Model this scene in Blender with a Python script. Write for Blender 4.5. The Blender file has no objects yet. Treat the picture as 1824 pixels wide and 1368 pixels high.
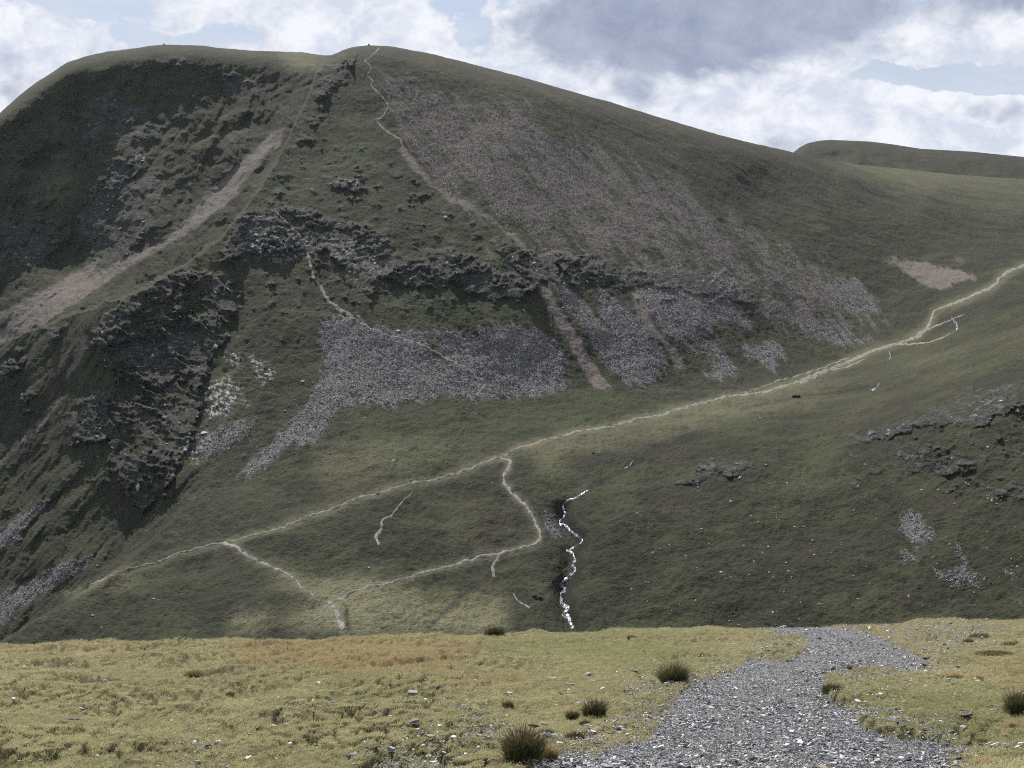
import bpy, bmesh, math, random
import numpy as np
from mathutils import Vector

rng = np.random.default_rng(11)
random.seed(11)
scene = bpy.context.scene
COL = scene.collection

# ------------------------------------------------------------------ camera model
F, CX, CY = 2649.0, 912.0, 684.0          # focal length and centre on a 1824 x 1368 frame
PITCH = math.radians(8.67)
CAMZ = 1.6
cp, sp = math.cos(PITCH), math.sin(PITCH)

def unproject(px, py, D):
    """point at horizontal forward distance D seen at (px, py)"""
    xc = (px - CX) / F; yc = (CY - py) / F
    dy = cp + yc * sp; dz = -sp + yc * cp
    return np.stack([xc / dy * D, D + 0 * px, CAMZ + dz / dy * D], -1)

def project(P):
    X, Y, Z = P[..., 0], P[..., 1], P[..., 2] - CAMZ
    yc = Y * sp + Z * cp; dep = Y * cp - Z * sp
    return CX + F * X / dep, CY - F * yc / dep

def tdown(py):
    yc = (CY - py) / F
    return -(-sp + yc * cp) / (cp + yc * sp)

# ------------------------------------------------------------------ noise
def _hash(xi, yi, seed):
    h = (xi.astype(np.int64) * 374761393 + yi.astype(np.int64) * 668265263 + seed * 1442695041) & 0xffffffff
    h = ((h ^ (h >> 13)) * 1274126177) & 0xffffffff
    h = ((h ^ (h >> 16)) * 2246822519) & 0xffffffff
    return (h ^ (h >> 15)) & 0xffffffff

def perlin(x, y, seed=0):
    xi = np.floor(x); yi = np.floor(y); xf = x - xi; yf = y - yi
    u = xf * xf * xf * (xf * (xf * 6 - 15) + 10); v = yf * yf * yf * (yf * (yf * 6 - 15) + 10)
    def g(ix, iy, fx, fy):
        a = _hash(ix, iy, seed) * (2 * math.pi / 4294967296.0)
        return np.cos(a) * fx + np.sin(a) * fy
    a = g(xi, yi, xf, yf); b = g(xi + 1, yi, xf - 1, yf)
    c = g(xi, yi + 1, xf, yf - 1); d = g(xi + 1, yi + 1, xf - 1, yf - 1)
    return (a + u * (b - a) + v * ((c + u * (d - c)) - (a + u * (b - a)))) * 1.5

def fbm(x, y, octv=4, seed=0, gain=0.5):
    s = 0; a = 1.0; f = 1.0; tot = 0
    for i in range(octv):
        s = s + a * perlin(x * f, y * f, seed + i * 17); tot += a; a *= gain; f *= 2.03
    return s / tot

def ridged(x, y, octv=4, seed=0, gain=0.5):
    s = 0; a = 1.0; f = 1.0; tot = 0
    for i in range(octv):
        s = s + a * (1 - 2 * np.abs(perlin(x * f, y * f, seed + i * 31))); tot += a; a *= gain; f *= 2.03
    return s / tot

def sstep(a, b, x):
    t = np.clip((x - a) / (b - a), 0, 1); return t * t * (3 - 2 * t)

# ------------------------------------------------------------------ masks traced on the ground plan of the view
MW, MH, MS = 912, 684, 2.0
def poly_mask(polys, blur=1, soft=None):
    m = np.zeros((MH, MW), np.float32)
    for poly in polys:
        w = 1.0
        if isinstance(poly, tuple): poly, w = poly
        p = np.array(poly, float) / MS
        x0, x1 = max(0, int(p[:, 0].min())), min(MW, int(p[:, 0].max()) + 2)
        y0, y1 = max(0, int(p[:, 1].min())), min(MH, int(p[:, 1].max()) + 2)
        if x1 <= x0 or y1 <= y0: continue
        yy, xx = np.mgrid[y0:y1, x0:x1].astype(float); xx += .5; yy += .5
        ins = np.zeros(xx.shape, bool); n = len(p)
        for i in range(n):
            xa, ya = p[i]; xb, yb = p[(i + 1) % n]
            if ya == yb: continue
            c = ((ya > yy) != (yb > yy)) & (xx < (xb - xa) * (yy - ya) / (yb - ya) + xa)
            ins ^= c
        m[y0:y1, x0:x1] = np.maximum(m[y0:y1, x0:x1], ins * w)
    return blurm(m, blur)

def blurm(m, r):
    for _ in range(2):
        for ax in (0, 1):
            if r < 1: continue
            k = 2 * r + 1
            pad = [(0, 0), (0, 0)]; pad[ax] = (r + 1, r)
            c = np.cumsum(np.pad(m, pad, mode='edge'), axis=ax)
            m = (c[k:] - c[:-k]) / k if ax == 0 else (c[:, k:] - c[:, :-k]) / k
    return m

def line_mask(lines, blur=1):
    m = np.zeros((MH, MW), np.float32)
    for pts, w in lines:
        p = np.array(pts, float)
        for a, b in zip(p[:-1], p[1:]):
            n = int(max(abs(b - a).max(), 1)) + 1
            for t in np.linspace(0, 1, n):
                x, y = (a + (b - a) * t) / MS; r = max(w / MS / 2, .5)
                x0, x1 = int(x - r), int(x + r) + 1; y0, y1 = int(y - r), int(y + r) + 1
                m[max(y0, 0):max(y1, 0), max(x0, 0):max(x1, 0)] = 1
    return blurm(m, blur)

def samp(m, px, py):
    x = np.clip(px / MS - .5, 0, MW - 1.001); y = np.clip(py / MS - .5, 0, MH - 1.001)
    xi = x.astype(int); yi = y.astype(int); fx = x - xi; fy = y - yi
    return (m[yi, xi] * (1 - fx) + m[yi, xi + 1] * fx) * (1 - fy) + (m[yi + 1, xi] * (1 - fx) + m[yi + 1, xi + 1] * fx) * fy

# ------------------------------------------------------------------ traced outlines
SKY_X = [-600, -100, 0, 35, 60, 120, 150, 190, 240, 270, 290, 360, 400, 450, 540, 578, 588, 600, 612, 626, 640, 657, 680, 700, 775, 891, 958, 1025, 1091, 1175, 1216, 1266, 1333, 1412, 1450, 1500, 1540, 1600, 1700, 1824, 2500]
SKY_Y = [520, 275, 200, 170, 150, 111, 101, 92, 86, 81, 79.5, 81, 86, 90, 93, 98.5, 98.5, 94, 89, 84.5, 82, 80, 81.5, 83, 97, 127, 145, 165, 183, 209, 221, 236, 253, 271, 281, 289, 294, 300, 311, 319, 350]
def sky(px): return np.interp(px, SKY_X, SKY_Y)

C_PTS = [  # front of the mountain, col, right hillside: x, y, distance
 (657,80,1340),(657,200,1238),(657,280,1166),(657,400,1068),(657,510,992),(657,600,936),(657,710,868),(657,810,790),(657,900,728),(657,1000,662),(657,1075,617),(657,1180,566),
 (780,98,1342),(780,200,1248),(780,300,1160),(780,420,1062),(780,520,994),(780,620,938),(780,710,880),(780,850,768),(780,960,694),
 (900,129,1345),(900,200,1262),(900,280,1178),(900,400,1080),(900,510,1004),(900,600,952),(900,710,902),(900,810,800),(900,900,738),(900,1000,676),(900,1125,600),(900,1180,570),
 (1050,172,1365),(1050,280,1250),(1050,400,1118),(1050,500,1028),(1050,600,966),(1050,690,918),(1050,765,838),(1050,830,772),(1050,900,712),
 (1200,217,1395),(1200,290,1305),(1200,400,1168),(1200,500,1062),(1200,600,984),(1200,680,934),(1200,735,862),(1200,790,796),(1200,900,704),(1200,1000,642),(1200,1110,592),(1200,1180,560),
 (1350,258,1430),(1350,350,1330),(1350,450,1190),(1350,550,1080),(1350,650,988),(1350,700,915),(1350,780,780),(1350,900,688),(1350,1000,628),(1350,1110,578),
 (1500,290,1520),(1500,350,1400),(1500,450,1252),(1500,550,1128),(1500,625,1046),(1500,645,1010),(1500,700,886),(1500,780,762),(1500,900,672),(1500,1000,612),(1500,1105,562),(1500,1180,535),
 (1650,306,1680),(1650,360,1470),(1650,450,1290),(1650,520,1160),(1650,575,1085),(1650,640,905),(1650,700,800),(1650,740,725),(1650,830,672),(1650,900,635),(1650,1000,585),(1650,1105,542),
 (1824,320,1790),(1824,350,1620),(1824,400,1440),(1824,470,1200),(1824,540,980),(1824,600,860),(1824,650,790),(1824,690,712),(1824,760,668),(1824,830,632),(1824,900,602),(1824,1000,556),(1824,1095,520),(1824,1180,490),
 (2300,350,1900),(2300,470,1250),(2300,650,760),(2300,900,560),(2300,1180,440),
 (657,1320,524),(900,1320,528),(1200,1320,518),(1500,1320,494),(1824,1320,452),(2300,1320,410),
 # ridge crest with its rocky prow
 (600,180,1252),(555,250,1192),(600,330,1128),(500,330,1122),(440,385,1072),(520,375,1082),(520,450,1040),(440,455,1036),(400,480,1020),(330,500,1000),(520,560,968),(520,650,918),(520,760,848),(520,850,776),
 (400,550,982),(400,650,922),(400,750,858),(400,850,792),(400,970,702),(400,1060,642),(400,1180,575),(520,1000,668),(520,1100,612),
]
L_PTS = [  # flank below the ridge, on the left
 (200,548,966),(160,590,956),(250,600,955),(200,650,928),(300,650,932),(300,750,874),(200,750,888),(200,850,842),(300,850,815),(240,915,812),(120,700,946),(120,850,878),(120,980,815),(200,960,806),
 (0,640,1020),(0,750,978),(0,850,930),(0,950,878),(0,1050,828),(0,1150,780),(100,1050,792),(110,570,1004),(-400,700,1120),(-400,900,1020),(-400,1180,900),(250,510,985),
]
S_PTS = [(0,1145,590),(100,1090,618),(210,1025,664),(300,960,712),(200,1080,636),(300,1040,658),(300,1130,600),(100,1180,575),(300,1180,574),(0,1180,570),(-300,1180,545),(0,1320,530),(300,1320,530),(-500,1320,505)]
B_PTS = [  # back ridge on the left
 (0,200,1390),(150,101,1470),(290,80,1490),(400,86,1500),(500,92,1515),(588,98,1525),(660,120,1500),(0,300,1345),(0,400,1292),(0,500,1240),(0,600,1180),(0,700,1100),(150,200,1425),(150,300,1372),(150,400,1312),(150,480,1262),
 (290,150,1450),(290,200,1415),(290,280,1350),(290,350,1290),(290,430,1225),(250,490,1190),(400,130,1470),(400,200,1415),(400,260,1368),(400,330,1315),(400,400,1240),(500,120,1490),(500,180,1430),(500,240,1365),(450,300,1318),(560,140,1460),(600,250,1300),(450,370,1240),(110,560,1150),(60,590,1150),(-400,450,1380),(-400,700,1200),(-600,600,1330),
]
def tps_fit(pts, lam=2e-4):
    p = np.array(pts, float); x = p[:, :2] / 500.0; v = np.log(p[:, 2]); n = len(p)
    r2 = ((x[:, None] - x[None]) ** 2).sum(-1); K = 0.5 * r2 * np.log(r2 + 1e-12)
    P = np.c_[np.ones(n), x]
    A = np.zeros((n + 3, n + 3)); A[:n, :n] = K + lam * np.eye(n); A[:n, n:] = P; A[n:, :n] = P.T
    w = np.linalg.solve(A, np.r_[v, 0, 0, 0])
    return x, w
def tps_eval(fit, px, py):
    x, w = fit; sh = px.shape; q = np.stack([px.ravel(), py.ravel()], -1) / 500.0; out = np.empty(len(q))
    n = len(x)
    for i in range(0, len(q), 40000):
        c = q[i:i + 40000]
        r2 = (c[:, None, 0] - x[None, :, 0]) ** 2 + (c[:, None, 1] - x[None, :, 1]) ** 2
        out[i:i + 40000] = (0.5 * r2 * np.log(r2 + 1e-12)) @ w[:n] + w[n] + c @ w[n + 1:]
    return np.exp(out.reshape(sh))

FIT_A = tps_fit(C_PTS + L_PTS); FIT_S = tps_fit(C_PTS + S_PTS); FIT_B = tps_fit(B_PTS)

# the crest line that hides the gully behind it (front side lies right of / below it)
RIDGE = [(588,98),(566,128),(552,165),(528,215),(508,258),(485,300),(455,345),(425,385),(390,425),(330,468),(262,512),(200,538),(113,565),(0,612),(-600,860)]
RX = np.array([r[0] for r in RIDGE][::-1], float); RY = np.array([r[1] for r in RIDGE][::-1], float)
SPUR = [(-600,1400),(-40,1168),(0,1146),(60,1108),(130,1066),(200,1024),(260,972),(320,912),(370,870)]
SX = np.array([r[0] for r in SPUR], float); SY = np.array([r[1] for r in SPUR], float)

# ---- surface cover polygons
SCREE = [
 [(580,560),(622,562),(690,585),(745,603),(772,640),(822,668),(862,688),(842,712),(760,709),(700,720),(640,722),(602,726),(572,780),(540,800),(522,790),(480,822),(440,857),(420,860),(426,845),(482,790),(522,745),(560,700),(576,640),(570,600)],
 [(776,590),(800,585),(832,600),(858,590),(870,573),(930,582),(958,577),(975,600),(992,612),(1008,640),(1003,665),(1022,690),(990,700),(930,706),(880,713),(842,712),(862,688),(822,660),(790,630)],
 [(990,498),(1012,505),(1055,562),(1095,612),(1125,640),(1170,680),(1130,692),(1085,660),(1060,620),(1030,570),(1000,540)],
 [(1050,512),(1080,520),(1135,560),(1170,600),(1190,650),(1160,680),(1120,640),(1080,580)],
 ([(700,570),(790,600),(790,640),(720,600)],.6),([(1180,590),(1240,590),(1290,600),(1270,640),(1230,640)],.5),([(1400,560),(1480,570),(1560,600),(1590,620),(1500,625),(1420,600)],.5),
 [(1135,504),(1200,508),(1262,530),(1310,545),(1335,560),(1342,590),(1292,575),(1232,587),(1200,602),(1180,582),(1150,552)],
 [(1345,612),(1388,606),(1403,640),(1380,657),(1332,640),(1312,628)],
 [(1272,610),(1297,640),(1332,668),(1282,674),(1248,682),(1272,650)],
 [(1430,505),(1522,493),(1574,546),(1550,557),(1500,547),(1470,525)],
 ([(1330,530),(1400,540),(1500,580),(1555,605),(1520,620),(1440,590),(1350,560)],.7),
 [(1265,475),(1300,480),(1330,530),(1280,530)],
 ([(330,800),(390,760),(440,740),(465,750),(420,790),(370,815)],.8),
 [(200,985),(150,1010),(100,1040),(0,1112),(0,1062),(60,1030),(120,1002),(190,983)],
 [(0,950),(50,905),(75,885),(80,895),(30,960),(0,990)],
 [(1600,922),(1640,917),(1662,960),(1640,968),(1608,958)],
 ([(1606,980),(1645,980),(1635,1002),(1598,1002)],.8),
 [(1663,1018),(1720,1020),(1742,1038),(1768,1058),(1702,1040),(1668,1030)],
 ([(1695,965),(1712,965),(1722,1000),(1742,1030),(1722,1030),(1700,985)],.8),
 [(1772,1003),(1800,1015),(1824,1028),(1824,1035),(1790,1020)],
 [(1790,1065),(1824,1066),(1824,1074),(1792,1072)],
 [(960,905),(985,915),(1003,940),(995,965),(975,945),(965,925)],
 ([(560,430),(640,450),(690,470),(700,520),(640,530),(590,500)],.45),
]
UPPER = [
 ([(690,112),(760,140),(830,160),(900,178),(960,198),(1040,238),(1100,280),(1160,318),(1230,378),(1300,430),(1360,480),(1340,520),(1250,500),(1180,480),(1100,470),(1000,470),(930,425),(850,372),(775,320),(735,280),(705,230),(690,180)],1.0),
 ([(1060,240),(1200,310),(1320,380),(1440,450),(1560,520),(1600,570),(1540,610),(1400,600),(1330,540),(1300,430)],.75),([(660,100),(720,110),(720,260),(670,240)],.5),
]
PINK = [
 [(955,507),(972,505),(992,540),(1012,575),(1032,600),(1052,640),(1092,690),(1075,688),(1062,694),(1037,655),(1012,612),(985,562)],
 ([(975,500),(1000,498),(1060,560),(1100,610),(1095,625),(1050,575),(1000,530)],.7),
 [(1125,508),(1142,515),(1155,560),(1172,595),(1198,615),(1217,642),(1213,663),(1202,657),(1198,640),(1182,612),(1160,596),(1132,550)],
 ([(1300,530),(1325,560),(1345,588),(1320,578)],.8),
 [(1568,455),(1645,470),(1722,485),(1745,500),(1700,502),(1682,518),(1642,506),(1602,480)],
 ([(1690,455),(1730,470),(1700,468)],.8),
 [(508,225),(495,262),(452,302),(412,358),(352,402),(290,440),(210,487),(150,530),(85,572),(0,608),(0,590),(60,548),(150,498),(232,455),(300,420),(360,358),(412,302),(460,255)],
 [(190,455),(170,480),(110,520),(50,552),(0,580),(0,555),(60,528),(130,488)],
 [(715,250),(735,282),(775,325),(815,350),(860,375),(905,410),(945,440),(930,442),(870,392),(800,358),(750,318),(712,272)],
 ([(850,430),(890,455),(870,460)],.7),
 [(160,595),(155,615),(138,650),(118,682),(112,678),(130,640),(148,600)],
 ([(115,690),(70,745),(0,822),(0,835),(60,775),(110,720)],.6),
 ([(860,600),(880,610),(885,640),(865,625)],.5),
]
ROCK = [
 [(430,385),(470,372),(520,368),(562,385),(622,400),(682,410),(692,450),(742,470),(800,440),(852,470),(902,490),(962,500),(942,527),(880,532),(820,502),(760,512),(700,500),(640,480),(560,442),(480,452),(400,457),(412,420)],
 [(870,420),(960,455),(1040,455),(1100,478),(1160,490),(1200,480),(1260,490),(1330,520),(1345,545),(1270,525),(1150,505),(1090,508),(1000,502),(960,500),(900,470)],
 [(165,590),(200,555),(250,510),(330,478),(400,490),(425,540),(402,600),(372,650),(362,720),(332,800),(300,870),(252,917),(226,880),(192,822),(202,780),(132,792),(128,740),(162,700),(212,690),(192,650),(172,620)],
 ([(150,170),(200,160),(260,190),(300,230),(250,280),(180,270),(140,230)],.55),
 ([(190,280),(230,285),(290,300),(285,350),(262,420),(205,480),(150,500),(165,430),(130,400)],.85),
 ([(60,380),(100,390),(110,440),(70,480),(0,480),(0,420)],.7),
 ([(270,95),(340,100),(330,130),(270,125)],.5),
 ([(395,120),(430,130),(425,160),(400,160)],.8),([(445,135),(472,130),(470,165),(445,165)],.8),
 ([(560,140),(600,102),(640,92),(622,140),(590,170),(565,185)],.7),
 ([(570,310),(640,318),(650,342),(590,338)],.7),([(470,330),(520,345),(560,342),(480,358)],.5),
 [(1490,787),(1560,765),(1642,740),(1722,700),(1790,688),(1824,690),(1824,735),(1780,738),(1742,762),(1682,752),(1602,772),(1540,782)],
 ([(1590,800),(1682,798),(1742,830),(1702,842),(1622,832)],.9),
 ([(1183,870),(1232,845),(1262,815),(1332,820),(1362,830),(1292,850),(1242,865)],.9),
 ([(1760,870),(1824,865),(1824,890),(1770,885)],.6),
 ([(0,640),(50,620),(40,670),(0,690)],.6),([(80,570),(125,580),(120,610),(70,600)],.5),([(40,690),(75,700),(60,740),(20,730)],.4),
 ([(960,1050),(1010,1095),(985,1090),(940,1060)],.35),
 ([(420,340),(560,250),(680,240),(760,330),(900,440),(980,540),(820,560),(640,560),(440,560),(360,520)],.31),([(280,150),(500,130),(480,240),(380,380),(280,420)],.3),([(0,250),(160,150),(160,420),(0,500)],.34),([(560,100),(640,90),(560,250),(500,300)],.36),([(0,640),(200,600),(200,1000),(0,1050)],.2),([(900,440),(1340,480),(1440,560),(1340,560),(1000,520)],.3),([(1480,780),(1824,740),(1824,900),(1500,880)],.3),
]
WHITE = [([(405,635),(425,630),(428,650),(410,652)],1.),([(440,625),(465,640),(490,665),(470,690),(455,660)],.75),([(370,690),(410,670),(430,700),(400,740),(365,745)],.8),([(430,705),(445,715),(440,725)],.7),
 ([(320,800),(350,770),(390,770),(350,830)],.4),([(440,395),(540,410),(560,450),(500,470),(440,450)],.30),([(560,410),(660,430),(700,480),(640,490),(580,450)],.24),([(240,275),(262,275),(265,282),(235,285)],1.),([(600,320),(640,322),(630,335)],.6),([(640,480),(690,485),(680,495)],.5)]
PALE_TURF = [([(560,1030),(650,1025),(760,1060),(900,1060),(900,1130),(600,1130),(560,1100)],.75),([(480,1035),(560,1030),(600,1050),(500,1055)],.7),([(400,1095),(470,1085),(500,1110),(420,1130)],.7),([(520,1090),(600,1085),(600,1125),(500,1120)],.8),  # paler turf: patches on the spur first, then dry grass elsewhere
 ([(195,1035),(240,1030),(250,1045),(200,1050)],.7),([(1440,285),(1540,294),(1640,302),(1824,318),(1824,330),(1640,325),(1560,318)],.75),([(1560,325),(1824,345),(1824,385),(1700,365),(1580,345)],.25),([(490,97),(585,99),(555,125),(500,120)],.8),
 ([(920,800),(1100,762),(1300,712),(1450,680),(1500,700),(1350,740),(1150,775),(980,820),(1050,860),(960,830)],.55),([(1480,660),(1620,610),(1824,560),(1824,640),(1650,700),(1500,740)],.16),([(560,800),(700,780),(860,790),(700,850),(560,870)],.35),([(380,250),(430,230),(440,270)],.3),([(60,330),(120,290),(140,340),(90,380)],.3)]
BROWN = [([(700,85),(891,127),(1091,183),(1266,236),(1412,271),(1440,300),(1300,300),(1180,290),(1100,260),(1000,215),(880,165),(760,125)],.9),([(1200,300),(1440,300),(1650,360),(1650,420),(1400,380)],.45),([(1330,770),(1480,755),(1640,700),(1650,720),(1500,775),(1340,800)],.6),([(1080,790),(1180,775),(1280,790),(1150,810),(1060,805)],.7),([(1200,740),(1330,715),(1350,740),(1250,760)],.4),([(930,1050),(990,1085),(1010,1115),(960,1085)],.8)]
LUSH = [([(1420,800),(1480,770),(1520,800),(1460,860),(1380,880)],.9),([(500,330),(560,300),(640,230),(670,290),(600,320),(520,345)],.9),([(330,470),(420,400),(400,440),(300,500),(200,540),(110,570),(200,520)],.8),([(900,700),(1100,700),(1250,690),(1100,750),(900,790),(650,800),(620,740)],.5),([(870,530),(960,530),(980,570),(900,575)],.5),([(70,320),(130,290),(140,330),(100,380),(60,400)],.5),([(700,540),(860,560),(760,590),(680,575)],.6)]

M_scree = poly_mask(SCREE, 4); M_scree_far = poly_mask(SCREE, 11); M_upper = poly_mask(UPPER, 13); M_pink = poly_mask(PINK, 2); M_rock = poly_mask(ROCK, 3)
M_white = poly_mask(WHITE, 2); M_pale_turf = poly_mask(PALE_TURF, 7); M_brown = poly_mask(BROWN, 8); M_lush = poly_mask(LUSH, 8)
GULLY = [(1330,735),(1250,765),(1190,790),(1120,833),(1060,868),(1005,900),(1000,935),(1035,962),(1020,990),(1015,1030),(1003,1060),(1012,1095),(1035,1130),(1080,1180)]
M_gully = blurm(line_mask([(GULLY, 8)], 4), 4); M_gully /= M_gully.max()
M_gully2 = line_mask([(GULLY, 26)], 12); M_gully2 /= M_gully2.max()

PATHS = {
 'main': [(120,1062),(200,1026),(300,993),(400,965),(500,940),(600,902),(700,871),(800,845),(880,818),(930,797),(1000,775),(1080,760),(1180,738),(1250,718),(1300,708),(1380,693),(1420,680),(1480,657),(1540,632),(1590,615),(1630,600),(1655,578),(1665,555),(1700,541),(1745,521),(1772,508),(1784,492),(1824,472)],
 'branch': [(893,815),(907,822),(907,834),(898,846),(899,860),(908,875),(923,888),(940,907),(952,926),(960,945),(961,962),(940,975),(880,988),(820,1003),(750,1022),(680,1042),(630,1055),(600,1070),(580,1074)],
 'fork': [(585,1072),(597,1086),(604,1105),(612,1124)],
 'left': [(396,967),(412,971),(421,974),(440,990),(480,1010),(510,1022),(527,1036),(540,1050),(560,1065)],
 'scar': [(735,878),(700,915),(680,929),(680,940),(670,954),(675,970)],
 'drop': [(890,990),(884,998),(878,1012),(880,1028)],
 'ridge': [(676,85),(660,102),(650,107),(660,118),(660,126),(655,134),(664,142),(661,150),(672,165),(690,185),(684,205),(672,216),(690,235),(712,248),(718,262)],
 'nose': [(490,377),(510,395),(530,415),(545,440),(552,470),(558,492),(572,512),(585,535),(608,552),(628,565)],
 'scree': [(628,565),(608,580),(624,566),(680,592),(740,612),(800,640),(862,682),(848,706)],
}
M_path = line_mask([(PATHS['main'], 10), (PATHS['branch'], 8), (PATHS['fork'], 9), (PATHS['left'], 7)], 2)

STREAM = [(1048,872),(1036,880),(1026,885),(1014,891),(1005,896),(1003,903),(1006,912),(1004,920),(1000,927),(999,934),(1005,937),(1012,943),(1020,949),(1029,955),(1036,960),(1036,966),(1028,970),(1020,976),(1010,983),(1018,987),(1024,996),(1020,1007),(1023,1017),(1017,1027),(1008,1035),(1001,1041),(1005,1050),(1001,1059),(1000,1067),(1003,1077),(1009,1080),(1010,1087),(1003,1096),(1011,1099),(1016,1108),(1021,1120)]
M_wet = np.maximum(line_mask([([(x + 5, y) for x, y in STREAM if y > 893], 11)], 2), .95 * line_mask([([(1048,872),(1070,858),(1100,842),(1125,828),(1160,808),(1200,790),(1250,768)], 6), ([(1160,800),(1210,790),(1245,778)], 3), ([(760,1120),(800,1080),(850,1040)], 4), ([(400,962),(300,990),(210,1022)], 4), ([(615,1080),(620,1120)], 6), ([(1320,728),(1400,712),(1480,700),(1550,688)], 2)], 1))

def depth(px, py):
    A = tps_eval(FIT_A, px, py); S = tps_eval(FIT_S, px, py); B = tps_eval(FIT_B, px, py)
    wob = 5 * fbm(px / 40, py / 40, 3, 5)
    ws = sstep(-2, 3, py - np.interp(px, SX, SY) + np.maximum(px - 370, 0) * -.9 + wob * .5) * sstep(470, 300, px)
    # in the overlap both agree; fade the spur field in towards the right
    D = np.exp(np.log(A) * (1 - ws) + np.log(S) * ws)
    ry = np.interp(px, RX, RY, left=5000, right=-100)
    wb = sstep(1.6, -1.6, py - ry + 1.8 * wob) * (px < 588)
    return np.exp(np.log(D) * (1 - wb) + np.log(np.maximum(B, D)) * wb), wb

# ------------------------------------------------------------------ mountain mesh
cols = np.concatenate([np.arange(-560, -8, 12.0), np.arange(-8, 1834, 1.55), np.arange(1834, 2420, 12.0)])
NR = 715
sv = np.linspace(0, 1, NR)
PYB = 1320.0
ysk = sky(cols)
PX = np.broadcast_to(cols, (NR, len(cols))).copy()
PY = ysk[None] + sv[:, None] * (PYB - ysk[None])
D, WB = depth(PX, PY)
D0 = D.copy()
# rounded crests
dy_ = PY - ysk[None]
D = D + 55 * np.exp(-dy_ / 9.0) * (1 - .0 * PX)
# stream gully
D = D + (12 * samp(M_gully2, PX, PY) + 12 * samp(M_gully, PX, PY)) * (.22 + .78 * sstep(1050, 1000, PX)) * (.5 + .5 * sstep(880, 930, PY))
# rugged outlines of every cover
wx = 9 * fbm(PX / 22, PY / 22, 4, 40); wy = 9 * fbm(PX / 22, PY / 22, 4, 50)
QX, QY = PX + wx, PY + wy
rock = samp(M_rock, PX + 1.7 * wx, PY + 1.7 * wy)
rock = np.clip(sstep(.30, .7, rock + .48 * fbm(PX / 26, PY / 17, 4, 61)), 0, 1) * (samp(M_rock, PX, PY) > .02)
back = WB
# rock relief along depth: ledges and gullies
P0 = unproject(PX, PY, D)
Z0 = P0[..., 2]
bed = (PY * 1.0 + PX * np.where(PX < 420, -.35, .22)) / 30.0 + 1.5 * fbm(PX / 60, PY / 45, 3, 71) + .35 * fbm(PX / 14, PY / 10, 4, 72, .6)
fr_ = bed - np.floor(bed)                        # 0 at a ledge lip, 1 at the foot of the face below it
saw = np.where(fr_ < .22, fr_ / .22, 1 - (fr_ - .22) / .78)
joint = ridged(PX / 30 + .8 * fbm(PX / 24, PY / 24, 3, 75), PY / 85 + .4 * fbm(PX / 40, PY / 40, 2, 77), 5, 76, .62)
jn = joint * 2.2 + .9 * fbm(PX / 16, PY / 30, 3, 78); jq = np.floor(jn) + sstep(.32, .68, jn - np.floor(jn))
rk2 = fbm(PX / 9, PY / 6.0, 4, 81, .6)
lone = .55 + .9 * sstep(-.2, .4, fbm(PX / 60, PY / 50, 2, 83))
D = D - rock * lone * np.where(PX > 1150, .5, 1.0) * (1 - .45 * WB) * (5.2 * saw + 2.1 * jq + .5 * rk2)
ledge = sstep(.66, .9, saw) * sstep(-.05, .3, fbm(PX / 16, PY / 9, 3, 86))
# broad landform relief and gully flutes
side = np.where(PX < 560, -1.0, 1.0)
D = D + 6 * fbm(PX / 120, PY / 110, 3, 91) * sstep(20, 120, dy_)
along = (PX * .62 * side + PY * .78); across = (PX * .78 - side * PY * .62)
wq = 26 * fbm(PX / 70, PY / 70, 3, 99)
D = D + back * (11 * ridged((across + wq) / 80, (along + wq) / 190, 4, 101) + 7 * ridged((PX + wq) / 52, PY / 75, 4, 111, .5)) * sstep(6, 70, dy_)
flank = sstep(560, 300, PX) * sstep(520, 640, PY) * (1 - rock) * (PY < np.interp(PX, SX, SY))
D = D + flank * 7 * ridged(across / 46, along / 190, 3, 105)
P = unproject(PX, PY, D)
X, Y, Z = P[..., 0], P[..., 1], P[..., 2]
steep = sstep(720, 620, PY)
hum = .85 * fbm(X / 6.0, Y / 8.0, 3, 121) + .45 * fbm(X / 2.2, Y / 4.0, 2, 131) + 1.7 * fbm(X / 24, Y / 24, 3, 141)
hum2 = .5 * np.abs(perlin(X / 4.2, Y / 3.6, 151))
upl = samp(M_upper, PX, PY)
Z = Z + (hum - hum2) * (1 - .6 * rock) * (.3 + .7 * sstep(3, 40, dy_)) + .55 * ridged(X / 9.0, Z / 2.3, 3, 155) * sstep(3, 40, dy_) * sstep(250, 500, PY)
P = np.stack([X, Y, Z], -1)

# cover attributes
st = fbm(across / 9.0, along / 58.0, 4, 161, .6)         # streaks running down the fall line
fine = fbm(PX / 5.0, PY / 4.0, 3, 171, .7)
fing = 26 * fbm(across / 11.0, along / 160.0, 4, 163, .6)
FXs, FYs = QX + .62 * side * fing, QY + .78 * fing
st2 = fbm(across / 24.0 + .6 * fbm(PX / 50, PY / 50, 2, 166), along / 170.0, 4, 167, .6)
scree = samp(M_scree, FXs, FYs)
scree = sstep(.28, .78, scree + .34 * st * (scree < .97) + .28 * fine - .6 * np.clip(st2 - .22, 0, 1) - .16 * (1 - sstep(-.42, -.2, st)))
up = samp(M_upper, QX + .62 * side * 2.2 * fing, QY + .78 * 2.2 * fing)
upc = sstep(.24, .86, up * .72 + .7 * st + .65 * st2 + .40 * fine + .30 * fbm(PX / 70, PY / 60, 2, 175))
up_edge = sstep(.03, .7, up + .25 * st2 + .15 * st)
upc *= up_edge
pink = samp(M_pink, PX + .5 * wx + .25 * side * fing, PY + .5 * wy + .3 * fing)
pink = sstep(.22, .80, pink + .42 * st + .36 * fine)
white = samp(M_white, PX + wx * .6, PY + wy * .6)
white = white * sstep(.08, .3, fbm(PX / 9 + PY / 30, PY / 5, 5, 181, .75) + .08)
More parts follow.
